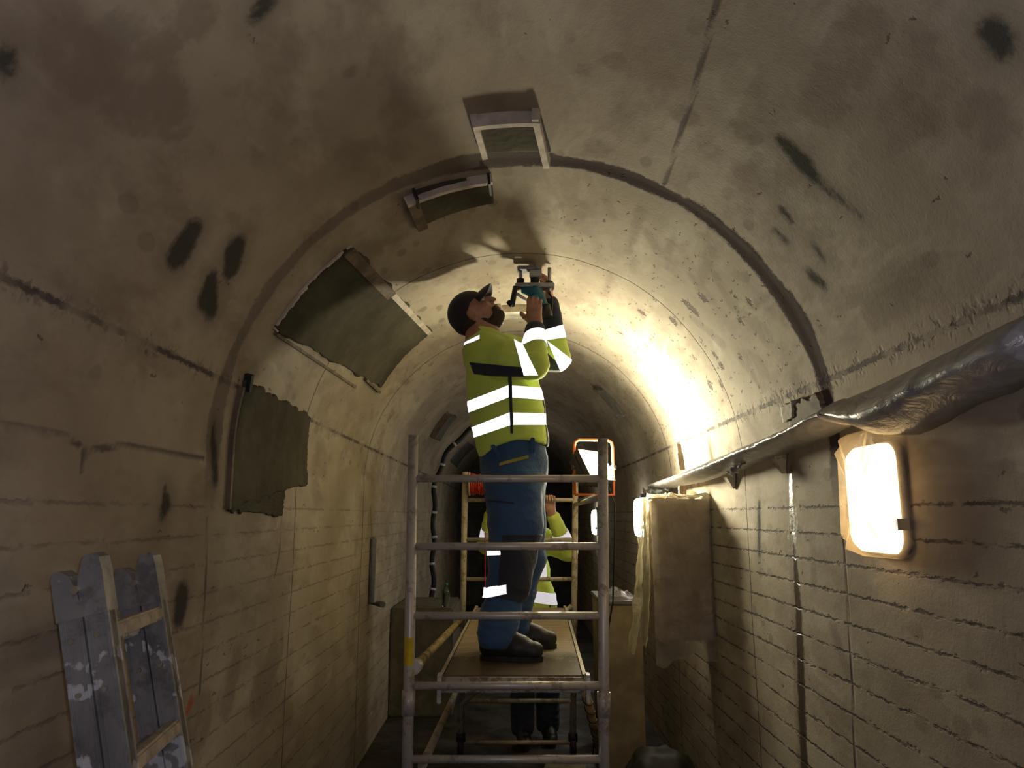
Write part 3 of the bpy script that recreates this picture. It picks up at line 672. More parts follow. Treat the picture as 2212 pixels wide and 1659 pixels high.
# joint cable with white clips far back
jc = thing('joint_cable', 'black cable following the far joint, held by white clips', 'cable', sY(-2.4, 8.75))
pts = [sY(s, 8.78+.02*math.sin(s*9), .03+.015*math.sin(s*14)) for s in np.arange(-Q-1.4, -.3, .05)]
tube('cable', pts, .03, M_BLACK, jc)
for k in range(0, len(pts)-3, 6): tube('clip', [pts[k], pts[k+1]*.55+pts[k]*.45], .036, mat('white_clip', (.75, .75, .72), .6), jc)

# ------------------------------------------------------------------ odds and ends around the scaffold
M_RED = mat('red_cord', (.55, .045, .035), .55, var=.35, vscale=40)
rc = thing('cord_reel', 'reel of red cord hanging on the back scaffold frame left of the blue trousers', 'reel', px(1030, 1045, 5.0))
c0, c1 = px(1017, 1046, 5.0), px(1062, 1046, 5.0)
m = MB(); n = 260
m.tube([c0+(c1-c0)*(i/n)+Vector((0, math.sin(i*.62)*(.062+.006*math.sin(i*.9)), math.cos(i*.62)*(.068+.006*math.sin(i*1.3)))) for i in range(n+1)], .0045, 6); m.build('cord', M_RED, rc)
tube('drum', [c0-(c1-c0)*.04, c1+(c1-c0)*.04], .058, mat('drum_red', (.4, .04, .03), .6), rc, 20)
for w, sgn in ((c0, -1), (c1, 1)): tube('flange', [w+(c1-c0).normalized()*sgn*.004, w+(c1-c0).normalized()*sgn*.014], .082, M_BLACK if sgn > 0 else M_WOOD, rc, 24)
tube('hanger', [(c0+c1)/2+Vector((0, .0, .05)), (c0+c1)/2+Vector((0, .03, .02)), (c0+c1)/2+Vector((0, .05, -.06)), (c0+c1)/2+Vector((0, .05, -.13))], .004, M_BLACK, rc)
tag(tube('pink_string', [px(1049, 1160, 5.0)+Vector((0, 0, .03))]+[px(1048-.003*i*i*.05, 1160+i*10, 5.0) for i in range(1, 17)], .003, mat('pink_cord', (.6, .03, .16), .6), None, 8), 'thin pink string hanging down the back scaffold frame', 'string')
# concrete ledge block on the left with a bottle
zl = px(960, 1312, 6.0).z
lg = MB(); lg.box((-.72, 6.35, zl/2), (.5, .8, zl), None, .015)
tag(lg.build('wall_ledge', mat('ledge_concrete', (.16, .14, .10), .85, bump=.4)), 'low dark concrete ledge along the left wall behind the scaffold', 'ledge')
bo = px(963, 1311, 6.05); bo.z = zl
bt_ = thing('plastic_bottle', 'small clear bottle with green cap standing on the left ledge', 'bottle', bo)
prof = [(.0, 0), (.030, 0), (.033, .01), (.033, .10), (.03, .125), (.014, .15), (.012, .165)]
t = NT('bottle_plastic'); gl = t.n('BsdfGlass'); gl.inputs['Roughness'].default_value = .08; gl.inputs['IOR'].default_value = 1.35; gl.inputs[0].default_value = (.85, .9, .88, 1); M_GLASS = t.done(gl.outputs[0])
MB().loft([[bo+Vector((r*math.cos(a*math.pi/10), r*math.sin(a*math.pi/10), z)) for a in range(20)] for r, z in prof[1:]]).build('body', M_GLASS, bt_)
tube('cap', [bo+Vector((0, 0, .163)), bo+Vector((0, 0, .183))], .014, mat('green_cap', (.03, .3, .22), .4), bt_)
# crate on the right
yc = 4.75; a = px(1322, 1306, yc); b = px(1376, 1306, yc); 
cr = thing('plywood_crate', 'plywood crate standing behind the scaffold on the right, lid covered with clear film', 'crate', ((a.x+b.x)/2, yc+.3, 0))
xx0, xx1 = a.x-.06, b.x+.03
box('body', ((xx0+xx1)/2, yc+.3, a.z/2), (xx1-xx0, .6, a.z), mat('crate_ply', (.36, .28, .17), .8, var=.3, vscale=6, bump=.2), cr, None, .008)
box('lid', ((xx0+xx1)/2, yc+.3, a.z+.012), (xx1-xx0+.02, .62, .022), mat('crate_lid', (.2, .19, .15), .5), cr, None, .004)
flap('film', ((xx0+xx1)/2, yc+.3, a.z+.04), (xx1-xx0, 0, 0), (0, .55, 0), M_CLEAR, cr, amp=.02, seed=3)
# rubble sacks on the floor at the right
def lump(name, c, size, mat_, label, cat, seed, group=None):
    bm = bmesh.new(); bmesh.ops.create_icosphere(bm, subdivisions=4, radius=1)
    for v in bm.verts:
        d = v.co.copy(); k = 1+.16*noise.fractal(d*1.4+Vector((seed, 0, 0)), 1, 2, 5)+.05*noise.noise(d*5+Vector((seed, 3, 1)))
        p = Vector((d.x*size[0]*k, d.y*size[1]*k, d.z*size[2]*k)); p.z = max(p.z, -size[2]*.75); v.co = p+Vector(c)+Vector((0, 0, size[2]*.75))
    me = bpy.data.meshes.new(name); bm.to_mesh(me); bm.free(); me.polygons.foreach_set('use_smooth', [True]*len(me.polygons))
    return tag(link(name, me, mat_), label, cat, group)
M_SACK = mat('dark_sack', (.03, .027, .024), .55, var=.4, vscale=6, bump=.5, bscale=12)
lump('rubble_sack', (.76, 3.95, 0), (.2, .25, .22), M_SACK, 'dark filled sack on the floor directly under the wrapped cabinet', 'sack', 2, 'dark sacks on the floor')
lump('rubble_sack', (.78, 3.42, 0), (.2, .25, .18), M_SACK, 'dark filled sack on the floor nearest the camera, right of the scaffold', 'sack', 7, 'dark sacks on the floor')
# pale sheet of plastic on floor under platform
def floor_sheet():
    nx, ny = 26, 40; vs = []
    for i in range(nx+1):
        for j in range(ny+1):
            x = .20+.25*i/nx+.02*noise.noise((j*.3, 1, 1)); y = 3.9+.95*j/ny
            vs.append((x, y, .03+.05*abs(noise.fractal((x*7, y*5, 2), 1, 2, 4))+.01))
    m = MB(); m.add(vs, [(i*(ny+1)+j, i*(ny+1)+j+1, (i+1)*(ny+1)+j+1, (i+1)*(ny+1)+j) for i in range(nx) for j in range(ny)], True)
    o = m.build('plastic_sheet', sheet_mat('floor_sheet', (.62, .62, .5), .1, .25)); sd = o.modifiers.new('solid', 'SOLIDIFY'); sd.thickness = .002
    tag(o, 'crumpled pale plastic sheet lying on the floor below the platform', 'plastic sheet')
floor_sheet()
# conduit and short pipe on left wall
for (u0, v0, u1, v1, r, lb, nm) in ((800, 1165, 801, 1300, .02, 'grey conduit stub fixed upright on the left wall near the scaffold', 'wall_conduit'),):
    a, b = surf(u0, v0), surf(u1, v1); m = MB(); m.tube([sY(*a, .02), sY(a[0], a[1], .022), sY(b[0], a[1], .022), sY(b[0], a[1]-.02, .08), sY(b[0], a[1]-.06, .11)], r, 12)
    tag(m.build(nm, mat('conduit_grey', (.13, .14, .16), .6)), lb, 'conduit')
# ------------------------------------------------------------------ bodies: smooth unions of tapered limbs, meshed by surface nets
class SDF:
    def __init__(s, h): s.h = h; s.p = []
    def cap(s, a, b, ra, rb, k=.02, n=None, sc=1.0, neg=False):
        """tapered capsule; n, sc: squash along n"""
        s.p.append((np.array(a, float), np.array(b, float), ra, rb, k, None if n is None else np.array(Vector(n).normalized()), sc, neg)); return s
    def ell(s, c, M, r, k=.02, neg=False):
        s.p.append(('e', np.array(c, float), np.array(M), np.array(r, float), k, neg)); return s
    def chain(s, pts, rs, **kw):
        for i in range(len(pts)-1): s.cap(pts[i], pts[i+1], rs[i], rs[i+1], **kw)
        return s
    def val(s, q, P):
        if q[0] is 'e' or (isinstance(q[0], str)):
            _, c, M, r, k, neg = q; L = (P-c)@M
            a = L/r; n = np.sqrt((a*a).sum(-1))+1e-9; g = np.sqrt(((a/r)**2).sum(-1))+1e-9
            return n*(n-1)/g
        a, b, ra, rb, k, n, sc, neg = q
        X = P
        if n is not None:
            w = ((X-a)@n); X = X+(1/sc-1)*w[..., None]*n; b = b+(1/sc-1)*np.dot(b-a, n)*n
        ab = b-a; L = ab@ab+1e-12; t = np.clip(((X-a)@ab)/L, 0, 1)
        d = np.sqrt((((X-a)-t[..., None]*ab)**2).sum(-1))-(ra+(rb-ra)*t)
        return d*min(1, sc if n is not None else 1)
    def bb(s, q):
        if isinstance(q[0], str): m = q[3].max(); return q[1]-m, q[1]+m
        r = max(q[2], q[3])*max(1, q[6] if q[5] is not None else 1); return np.minimum(q[0], q[1])-r, np.maximum(q[0], q[1])+r
    def grid(s):
        los, his = zip(*[s.bb(q) for q in s.p if not q[-1]]); pad = 4*s.h
        lo = np.min(los, 0)-pad; hi = np.max(his, 0)+pad; N = np.ceil((hi-lo)/s.h).astype(int)+1
        D = np.full(N, .3, np.float32)
        for q in s.p:
            k = q[4]; a, b = s.bb(q); m = k+4*s.h
            i0 = np.maximum(0, np.floor((a-m-lo)/s.h).astype(int)); i1 = np.minimum(N, np.ceil((b+m-lo)/s.h).astype(int)+1)
            ax = [lo[i]+np.arange(i0[i], i1[i])*s.h for i in range(3)]
            P = np.stack(np.meshgrid(*ax, indexing='ij'), -1); d = s.val(q, P)
            sl = tuple(slice(i0[i], i1[i]) for i in range(3)); o = D[sl]
            if q[-1]: d = -d; hh = np.maximum(k-np.abs(o-d), 0)/k; D[sl] = np.maximum(o, d)+hh*hh*k*.25
            else: hh = np.maximum(k-np.abs(o-d), 0)/k; D[sl] = np.minimum(o, d)-hh*hh*k*.25
        return D, lo
    def mesh(s, name, disp=None, clip=None, smooth=2):
        D, lo = s.grid()
        if clip is not None:
            ax = [lo[i]+np.arange(D.shape[i])*s.h for i in range(3)]; P = np.stack(np.meshgrid(*ax, indexing='ij'), -1)
            D = clip(D, P)
        V, Fq = nets(D, lo, s.h)
        me = bpy.data.meshes.new(name); me.from_pydata(V.tolist(), [], Fq.tolist()); me.update()
        bm = bmesh.new(); bm.from_mesh(me)
        for _ in range(smooth): bmesh.ops.smooth_vert(bm, verts=bm.verts[:], factor=.5, use_axis_x=True, use_axis_y=True, use_axis_z=True)
        bmesh.ops.recalc_face_normals(bm, faces=bm.faces[:]); bm.normal_update()
        if disp:
            ns = [v.normal.copy() for v in bm.verts]
            for v, n in zip(bm.verts, ns): v.co += n*disp(v.co, n)
        bm.to_mesh(me); bm.free(); me.polygons.foreach_set('use_smooth', [True]*len(me.polygons)); me.update()
        return me
def nets(D, lo, h):
    neg = D < 0; n0, n1, n2 = D.shape
    corner = [(i, j, k) for i in (0, 1) for j in (0, 1) for k in (0, 1)]
    cs = np.stack([neg[i:n0-1+i, j:n1-1+j, k:n2-1+k] for i, j, k in corner]); act = cs.any(0) & ~cs.all(0)
    idx = np.full(act.shape, -1); cells = np.argwhere(act); idx[act] = np.arange(len(cells))
    acc = np.zeros((len(cells), 3)); cnt = np.zeros(len(cells))
    for a in range(8):
        for b in range(a+1, 8):
            A, B = np.array(corner[a]), np.array(corner[b])
            if np.abs(A-B).sum() != 1: continue
            da = D[tuple((cells+A).T)].astype(float); db = D[tuple((cells+B).T)].astype(float); m = (da < 0) != (db < 0)
            t = np.where(m, da/np.where(m, da-db, 1), 0); acc[m] += (A+(B-A)*t[:, None])[m]; cnt[m] += 1
    V = lo+(cells+acc/cnt[:, None])*h; quads = []
    for ax in range(3):
        sl0 = [slice(None)]*3; sl1 = [slice(None)]*3; sl0[ax] = slice(0, -1); sl1[ax] = slice(1, None)
        ch = neg[tuple(sl0)] != neg[tuple(sl1)]; e = np.argwhere(ch); o = [x for x in range(3) if x != ax]
        ok = (e[:, o[0]] > 0) & (e[:, o[1]] > 0) & (e[:, o[0]] < D.shape[o[0]]-1) & (e[:, o[1]] < D.shape[o[1]]-1); e = e[ok]
        def at_(d0, d1): q = e.copy(); q[:, o[0]] -= d0; q[:, o[1]] -= d1; return idx[tuple(q.T)]
        quads.append(np.stack([at_(0, 0), at_(1, 0), at_(1, 1), at_(0, 1)], 1))
    Q_ = np.concatenate(quads); return V, Q_[(Q_ >= 0).all(1)]
def piece(name, src, planes, keep, off, mat_, parent, thick=.0):
    """part of a garment cut out by planes (point, normal = kept side), lifted off by off"""
    bm = bmesh.new(); bm.from_mesh(src)
    if keep:
        bad = [f for f in bm.faces if not keep(f.calc_center_median(), f.normal)]; bmesh.ops.delete(bm, geom=bad, context='FACES')
    for p, n in planes:
        bmesh.ops.bisect_plane(bm, geom=bm.verts[:]+bm.edges[:]+bm.faces[:], plane_co=p, plane_no=n, clear_inner=True)
    bm.normal_update(); ns = [v.normal.copy() for v in bm.verts]
    for v, n in zip(bm.verts, ns): v.co += n*off
    me = bpy.data.meshes.new(name); bm.to_mesh(me); bm.free(); me.materials.clear()
    if not len(me.polygons): print('EMPTY PIECE', name)
    me.polygons.foreach_set('use_smooth', [True]*len(me.polygons)); me.update()
    for an in list(me.attributes.keys()): pass
    o = link(name, me, mat_, parent)
    sd = o.modifiers.new('solid', 'SOLIDIFY'); sd.thickness = off+.0015; sd.offset = -1
    return o
def seg_t(p, a, b): ab = b-a; return (p-a).dot(ab)/ab.dot(ab)
def seg_d(p, a, b): t_ = max(0, min(1, seg_t(p, a, b))); return (p-a-(b-a)*t_).length
def between(a, b, t0, t1, tiltn=None):
    n = (tiltn or (b-a)).normalized(); return [(a+(b-a)*t0, n), (a+(b-a)*t1, -n)]
# materials
def cloth(name, c, c2, fold=.35, rough=.85, sc=22, **kw):
    t = NT(name); n = t.noise(sc, 5, .65, dist=.8); n2 = t.noise(700, 2, .5); n3 = t.noise(5, 4, .6)
    return t.done(t.bsdf(t.mix(t.step(n3, .3, .7), c, c2), rough, 0, t.bump(t.ma('ADD', n, t.ma('MULTIPLY', n2, .06)), fold, .012), Sheen_Weight=.15, **kw))
M_HIVIS = cloth('hivis_yellow', (.66, .86, .13), (.72, .92, .18), .25)
M_NAVY = cloth('navy_cloth', (.018, .022, .045), (.03, .035, .065), .3)
M_BLUE = cloth('blue_workwear', (.028, .080, .195), (.042, .11, .25), .4)
M_CAP = cloth('cap_cloth', (.022, .018, .026), (.035, .028, .038), .15)
M_PAD = cloth('knee_pad_cloth', (.022, .025, .04), (.035, .038, .055), .4, sc=30)
t = NT('retroreflective_tape'); d1 = t.n('BsdfDiffuse'); d1.inputs[0].default_value = (.93, .94, .95, 1)
# glass-bead tape: a lobe round the direction the light came from, so the flash returns to the lens
g = t.n('BsdfAnisotropic'); g.inputs['Color'].default_value = (1, 1, .95, 1); g.inputs['Roughness'].default_value = .245
t.put(g.inputs['Normal'], t.n('NewGeometry').outputs['Incoming'])
ms = t.n('MixShader'); ms.inputs[0].default_value = .5; t.put(ms.inputs[1], d1.outputs[0]); t.put(ms.inputs[2], g.outputs[0]); M_REFL = t.done(ms.outputs[0])
t = NT('skin'); n = t.noise(30, 5, .6); n2 = t.noise(7, 3)
c = t.mix(t.step(n, .3, .7), (.42, .215, .145), (.55, .31, .22)); c = t.mix(t.ma('MULTIPLY', t.step(n2, .5, .7), .4), c, (.48, .19, .13))
M_SKIN = t.done(t.bsdf(c, .5, 0, t.bump(t.noise(220, 3), .12, .002), Subsurface_Weight=.08, Subsurface_Scale=.01))
M_BEARD = mat('dark_beard', (.05, .034, .024), .8, var=.5, vscale=120, bump=.6, bscale=350)
M_EYE = mat('eye_white', (.6, .57, .53), .2, var=.05); M_IRIS = mat('iris', (.05, .035, .02), .2)
M_SHOE = mat('black_leather', (.022, .02, .019), .5, var=.4, vscale=18, bump=.3)
M_SOLE = mat('shoe_sole', (.018, .017, .016), .7); M_LIP = mat('lips', (.38, .14, .11), .5)
M_POCK = mat('yellow_piping', (.42, .38, .06), .7)
def ipl(p, q, keep):
    """cutting plane along the sight lines of two image points; keep: image direction (du, dv) of the kept side"""
    n = ray(*p).cross(ray(*q)).normalized(); m_ = ray((p[0]+q[0])/2+keep[0], (p[1]+q[1])/2+keep[1])
    return (Vector((0, 0, H)), n if n.dot(m_) > 0 else -n)
UP, DN, LF, RT = (0, -9), (0, 9), (-9, 0), (9, 0)
V3 = lambda p: np.array(p, float)
def head_prims(sd, C, n, up):
    n = Vector(n).normalized(); up = (Vector(up)-n*n.dot(Vector(up))).normalized(); sd_ = n.cross(up)
    L = lambda f, s_, u: C+n*f+sd_*s_+up*u
    M = np.array([list(n), list(sd_), list(up)]).T
    sd.ell(L(-.012, 0, .03), M, (.097, .077, .09), .03); sd.ell(L(.02, 0, -.035), M, (.073, .063, .085), .03)
    sd.ell(L(.052, 0, -.083), M, (.036, .034, .028), .025)
    for k in (-1, 1):
        sd.ell(L(.056, k*.043, -.012), M, (.03, .022, .02), .02); sd.cap(L(.083, k*.012, .036), L(.07, k*.048, .036), .009, .008, .012)
        sd.ell(L(.0845, k*.031, .016), M, (.016, .017, .012), .012, neg=True)
        sd.ell(L(-.014, k*.084, -.006), M, (.021, .012, .034), .005); sd.ell(L(-.006, k*.096, -.004), M, (.011, .008, .020), .005, neg=True)
        sd.ell(L(.095, k*.013, -.028), M, (.011, .009, .008), .008)
    sd.chain([L(.083, 0, .024), L(.104, 0, .0), L(.1145, 0, -.021)], [.0095, .011, .0125], k=.010)
    sd.cap(L(.086, -.018, -.058), L(.086, .018, -.058), .0085, .0085, .008); sd.cap(L(.083, -.016, -.071), L(.083, .016, -.071), .0095, .0095, .008)
    sd.cap(L(.099, -.02, -.0645), L(.099, .02, -.0645), .004, .004, .004, neg=True)
    return L, M, sd_
def hand(sd, W_, fdir, back, thumb, k=1.0, curl=(.5, .5, .55, .6), spread=.10, tcurl=.4, tout=.8):
    """W_ wrist, fdir towards the fingers, back out of the back of the hand, thumb towards the thumb side"""
    f = Vector(fdir).normalized(); b = (Vector(back)-f*f.dot(Vector(back))).normalized(); th = (Vector(thumb)-f*f.dot(Vector(thumb))-b*b.dot(Vector(thumb))).normalized()
    L = lambda x, y, z: W_+(f*x+th*y+b*z)*k
    sd.cap(L(-.03, 0, 0), L(.01, 0, 0), .026*k, .027*k, .02, n=b, sc=.8)
    for y0, y1 in ((.026, .012), (.009, .004), (-.009, -.004), (-.026, -.013)): sd.cap(L(.012, y1, 0), L(.083, y0, .002), .0155*k, .0125*k, .018)
    sd.cap(L(.02, .022, -.008), L(.06, .026, -.006), .017*k, .014*k, .02)
    lens = ((.040, .025, .021), (.045, .029, .022), (.041, .027, .021), (.033, .021, .019)); tips = []
    for i, (y, ls) in enumerate(zip((.029, .0095, -.0105, -.029), lens)):
        p = L(.086, y, .002); ang = 0; r = (.0098, .0100, .0096, .0086)[i]*k
        for j, l in enumerate(ls):
            ang += curl[i]*(.7, 1.15, .8)[j]
            dv = (f*math.cos(ang)-b*math.sin(ang)+th*(y*spread*30*.12)*math.cos(ang)).normalized(); q = p+dv*l*k
            sd.cap(p, q, r*(1-.06*j), r*(1-.06*(j+1)), .0035 if j else .007); p = q
        tips.append(p)
    p = L(.03, .030, -.008); ang = 0; dv0 = (f*(1-tout*.45)+th*tout-b*.25).normalized()
    for j, (l, r) in enumerate(((.036, .0145), (.031, .0115), (.025, .0105))):
        ang = tcurl*j; dv = (dv0*math.cos(ang)+(f*.5-b*.8).normalized()*math.sin(ang)).normalized(); q = p+dv*l*k
        sd.cap(p, q, r*k, r*.88*k, .008); p = q
    return tips
def folds(amp, fr=(9, 9, 26), seed=0, amp2=None):
    def f(co, n):
        a = noise.noise((co.x*fr[0]+seed, co.y*fr[1], co.z*fr[2])); b = noise.noise((co.x*31, co.y*31+seed, co.z*47))
        return amp*(1-2*abs(a))*.8+amp*.35*b
    return f
def shoe(root, ankle, toe_dir, floor_z, L_=.285, name='boot', lab=None):
    d = Vector((toe_dir[0], toe_dir[1], 0)).normalized(); sde = Vector((-d.y, d.x, 0)); z = floor_z
    P = lambda x, s_, h: Vector((ankle.x, ankle.y, z))+d*x+sde*s_+Vector((0, 0, h))
    s = SDF(.006); s.cap(P(0, 0, .13), P(-.01, 0, .06), .047, .045, .03); s.cap(P(-.03, 0, .052), P(.10, 0, .05), .036, .040, .03); s.cap(P(.09, 0, .046), P(.165, 0, .043), .042, .040, .03, n=(0, 0, 1), sc=.92)
    s.cap(P(.0, 0, .12), P(.11, 0, .07), .035, .03, .03)
    zc = z+.018
    me = s.mesh('upper', folds(.0015, (20, 20, 20), 3), clip=lambda D, Q_: np.maximum(D, zc-Q_[..., 2]))
    up = link(name, me, M_SHOE, root)
    out = []
    for i in range(36):
        a = 2*math.pi*i/36; x = .069+.135*math.cos(a); w = .037+.005*math.cos(a)-.003*math.cos(2*a); out.append((x, w*math.sin(a)))
    MB().loft([[P(x, y, h) for x, y in out] for h in (.0, .004, .018, .021)]).build('sole', M_SOLE, up)
    for i in range(4):
        x = .035+.023*i; h = .118-.0145*i*1.1
        tube('lace', [P(x, -.026, h-.012), P(x+.006, -.01, h+.004), P(x+.004, .01, h+.004), P(x, .026, h-.012)], .003, M_BLACK, up, 6)
    return up
# ------------------------------------------------------------------ the worker on the platform
YW = 3.40
W_ = lambda u, v, Y=YW: px(u, v, Y)
rsh, lsh = W_(1046, 765, 3.29), W_(1078, 762, 3.53)
rel, lel = W_(1152, 787, 3.19), W_(1203, 772, 3.50)
rwr, lwr = W_(1157, 701, 3.31), W_(1186, 652, 3.49)
pel, wai, che, uch, nk = W_(1113, 1010), W_(1102, 935), W_(1092, 860), W_(1074, 790), W_(1040, 735)
HC = W_(1028, 680, 3.41); nF = Vector((math.cos(math.radians(49)), -.18, math.sin(math.radians(49)))).normalized(); uF = Vector((-math.sin(math.radians(49)), 0, math.cos(math.radians(49))))
hip_r, hip_l = W_(1100, 1035, 3.33), W_(1122, 1035, 3.47)
kn_r, kn_l = W_(1105, 1215, 3.28), W_(1135, 1215, 3.50)
an_r, an_l = W_(1070, 1375, 3.19), W_(1107, 1350, 3.46)
FZ = ZD
an_r.z = FZ+.11; an_l.z = FZ+.11
b = SDF(.0052)
L, HM, HS = head_prims(b, HC, nF, uF)
b.chain([L(-.03, 0, -.05), L(-.045, 0, -.11), nk], [.058, .056, .062], k=.03)
b.chain([nk, uch, che, wai, pel], [.07, .10, .115, .105, .11], k=.05)
b.chain([uch, rsh, rel, rwr], [.07, .05, .038, .027], k=.03); b.chain([uch, lsh, lel, lwr], [.07, .05, .038, .027], k=.03)
b.chain([pel, hip_r, kn_r, an_r], [.10, .085, .055, .04], k=.03); b.chain([pel, hip_l, kn_l, an_l], [.10, .085, .055, .04], k=.03)
for a_, dx in ((an_r, 1), (an_l, 1)): b.cap(a_+Vector((0, 0, -.06)), a_+Vector((.12, -.02, -.075)), .028, .022, .02)
# right hand: back to the camera, fingers up round the motor; left hand behind, clasping the column
hand(b, rwr, (-.05, .12, 1), (-.25, -1, .1), (-.6, -.4, .2), 1.0, curl=(.32, .38, .42, .5), tcurl=.5, tout=.7)
hand(b, lwr, (-.12, -.1, 1), (1, .25, .1), (.1, -1, .2), 1.0, curl=(.55, .6, .65, .7), tcurl=.6, tout=.7)
wk = link('person', b.mesh('person', smooth=1), M_SKIN)
tag(wk, 'person in yellow reflective jacket, dark cap and blue trousers standing on the scaffold, drilling upward', 'person')
# face details
lp = MB(); 
for s_, u_ in ((-1, -.0585), (1, -.071)):
    lp.tube([L(.090, -.021, u_-.001*s_), L(.0985, -.009, u_), L(.0985, .009, u_), L(.090, .021, u_-.001*s_)], [.003, .0058, .0058, .003], 8)
lp.build('lips', M_LIP, wk)
for k in (-1, 1):
    e = MB(); c_ = L(.0725, k*.031, .017)
    def ball(c, r, f=1.0):
        n1, n2 = 10, 14; rg = []
        for i in range(1, n1): 
            th_ = math.pi*i/n1; rg.append([c+(nF*math.cos(th_)*f+(HS*math.cos(q*2*math.pi/n2)+uF*math.sin(q*2*math.pi/n2))*math.sin(th_))*r for q in range(n2)])
        return rg
    eye = e.loft(ball(c_, .0122)).build('eye', M_EYE, wk); MB().loft(ball(c_+nF*.0088, .0052, .75)).build('iris', M_IRIS, eye)
    lid = MB(); lid.tube([L(.079, k*.018, .018), L(.0865, k*.029, .0265), L(.08, k*.045, .019)], [.002, .0042, .002], 8); lid.build('eyelid', M_SKIN, wk)
    br_w = MB(); br_w.tube([L(.093, k*.014, .037), L(.094, k*.03, .043), L(.079, k*.05, .038)], [.003, .0055, .003], 8, flat=.7); br_w.build('eyebrow', M_BEARD, wk)
bs = SDF(.0045); Mh = HM
bs.ell(L(.022, 0, -.042), Mh, (.0785, .0675, .086), .02); bs.ell(L(.056, 0, -.088), Mh, (.044, .041, .034), .02); bs.cap(L(.092, -.024, -.05), L(.092, .024, -.05), .009, .009, .01)
bs.cap(L(.108, -.014, -.064), L(.108, .014, -.064), .0215, .0215, .006, neg=True)
hn = V3(HC); nf, uf = V3(nF), V3(uF)
def bclip(D, Q_):
    f_ = (Q_-hn)@nf; u_ = (Q_-hn)@uf; sd2 = np.abs((Q_-hn)@V3(HS))
    line = u_-np.where(f_ > .075, -.047, np.interp(f_, [-.02, .0, .03, .06, .075], [-.03, -.035, -.076, -.072, -.050]))
    return np.maximum(np.maximum(D, line), -(f_+.012))
link('beard', bs.mesh('beard', folds(.002, (90, 90, 90)), clip=bclip, smooth=1), M_BEARD, wk)
cs = SDF(.005); cs.ell(L(-.014, 0, .038), HM, (.109, .0895, .100), .02); cs.cap(L(-.085, 0, .0), L(-.075, 0, -.035), .035, .03, .03)
def cclip(D, Q_):
    f_ = (Q_-hn)@nf; u_ = (Q_-hn)@uf
    lim = np.interp(f_, [-.12, -.05, -.02, .03, .1], [-.055, -.035, .022, .045, .052]); return np.maximum(D, lim-u_)
cap_ = link('cap', cs.mesh('cap', None, clip=cclip, smooth=2), M_CAP, wk)
br = []
for i in range(15):
    a = math.pi*(i/14-.5); row = []
    for j in range(8):
        r_ = j/7; x = .058+.028*math.cos(a)+r_*.080*max(0, math.cos(a))**.5
        row.append(L(x, .080*math.sin(a), max(.0, .060+.004*r_-.034*abs(math.sin(a))**2*(.55+.45*r_)-.02*r_*r_)))
    br.append(row)
m = MB(); m.add([p for r_ in br for p in r_], [(i*8+j, i*8+j+1, (i+1)*8+j+1, (i+1)*8+j) for i in range(14) for j in range(7)], True)
o = m.build('brim', M_CAP, cap_); sdm = o.modifiers.new('solid', 'SOLIDIFY'); sdm.thickness = .004
hs = SDF(.005); hs.ell(L(-.018, 0, .0), HM, (.097, .081, .085), .02); hs.cap(L(-.085, 0, -.03), L(-.08, 0, -.06), .022, .02, .02)
link('hair', hs.mesh('hair', folds(.002, (80, 80, 80)), clip=lambda D, Q_: np.maximum(np.maximum(D, ((Q_-hn)@nf)+.022), np.maximum(((Q_-hn)@uf)-.03, -((Q_-hn)@uf)-.075)), smooth=1), M_BEARD, wk)
# jacket
j = SDF(.0065)
j.chain([W_(1112, 1000), W_(1104, 945), W_(1094, 880), W_(1082, 815), W_(1056, 762)], [.152, .156, .166, .160, .105], k=.05, n=(0, 1, 0), sc=.92)
j.cap(W_(1040, 745), W_(1042, 722), .075, .068, .03)
j.chain([W_(1066, 775), rsh, W_(1095, 778, 3.23), rel], [.10, .092, .082, .068], k=.04); j.chain([rel, rwr+(rel-rwr)*.18], [.066, .046], k=.02)
j.chain([W_(1085, 775), lsh, lel], [.10, .092, .066], k=.05); j.chain([lel, lwr+(lel-lwr)*.06], [.062, .044], k=.02)
j.cap(W_(1172, 958, 3.40), W_(1166, 940), .022, .03, .02)
hemA, hemB = W_(1040, 1003), W_(1172, 958)
hem_n = (hemB-hemA).cross(Vector((0, 1, .0))); hem_n = hem_n if hem_n.z > 0 else -hem_n; hem_n.normalize()
hA, hN = V3(hemA), V3(hem_n)
def jclip(D, Q_):
    # arched hem, open collar
    w = (Q_-hA); e = V3((hemB-hemA)); tt = np.clip((w@e)/(e@e), -.2, 1.2); lift = .05*(1-(2*tt-.9)**2)
    D = np.maximum(D, lift-(w@hN))
    cc = V3(W_(1040, 716)); ax_ = V3((W_(1042, 700)-W_(1036, 745)).normalized()); q = Q_-cc; hgt = q@ax_
    rad = np.sqrt(((q-hgt[..., None]*ax_)**2).sum(-1)); D = np.where(rad < .16, np.maximum(D, hgt-.012-.0*rad), D)
    return np.maximum(D, np.where(hgt > -.035, .056-rad, -1))
jm = j.mesh('jacket', folds(.0045, (7, 7, 16), 1.5), clip=jclip)
jk = link('jacket', jm, M_HIVIS, wk)
T = Vector((0, 0, 1))
tors = [W_(1112, 1000), W_(1094, 880), W_(1078, 800)]
def isarm(p): return min(seg_d(p, rel, rwr), seg_d(p, lel, lwr), seg_d(p, W_(1110, 780, 3.22), rel), seg_d(p, W_(1140, 770, 3.53), lel)) < .088
def istorso(p, n=None): return not isarm(p)
def cut(nm, src, par, keep, *pl, off=.003, m_=None): return piece(nm, src, list(pl), keep, off, m_ or M_REFL, par)
tz = (W_(0, 1000).z, W_(0, 800).z)
near = lambda p, n: istorso(p) and tz[0] < p.z < tz[1] and n.y < .15
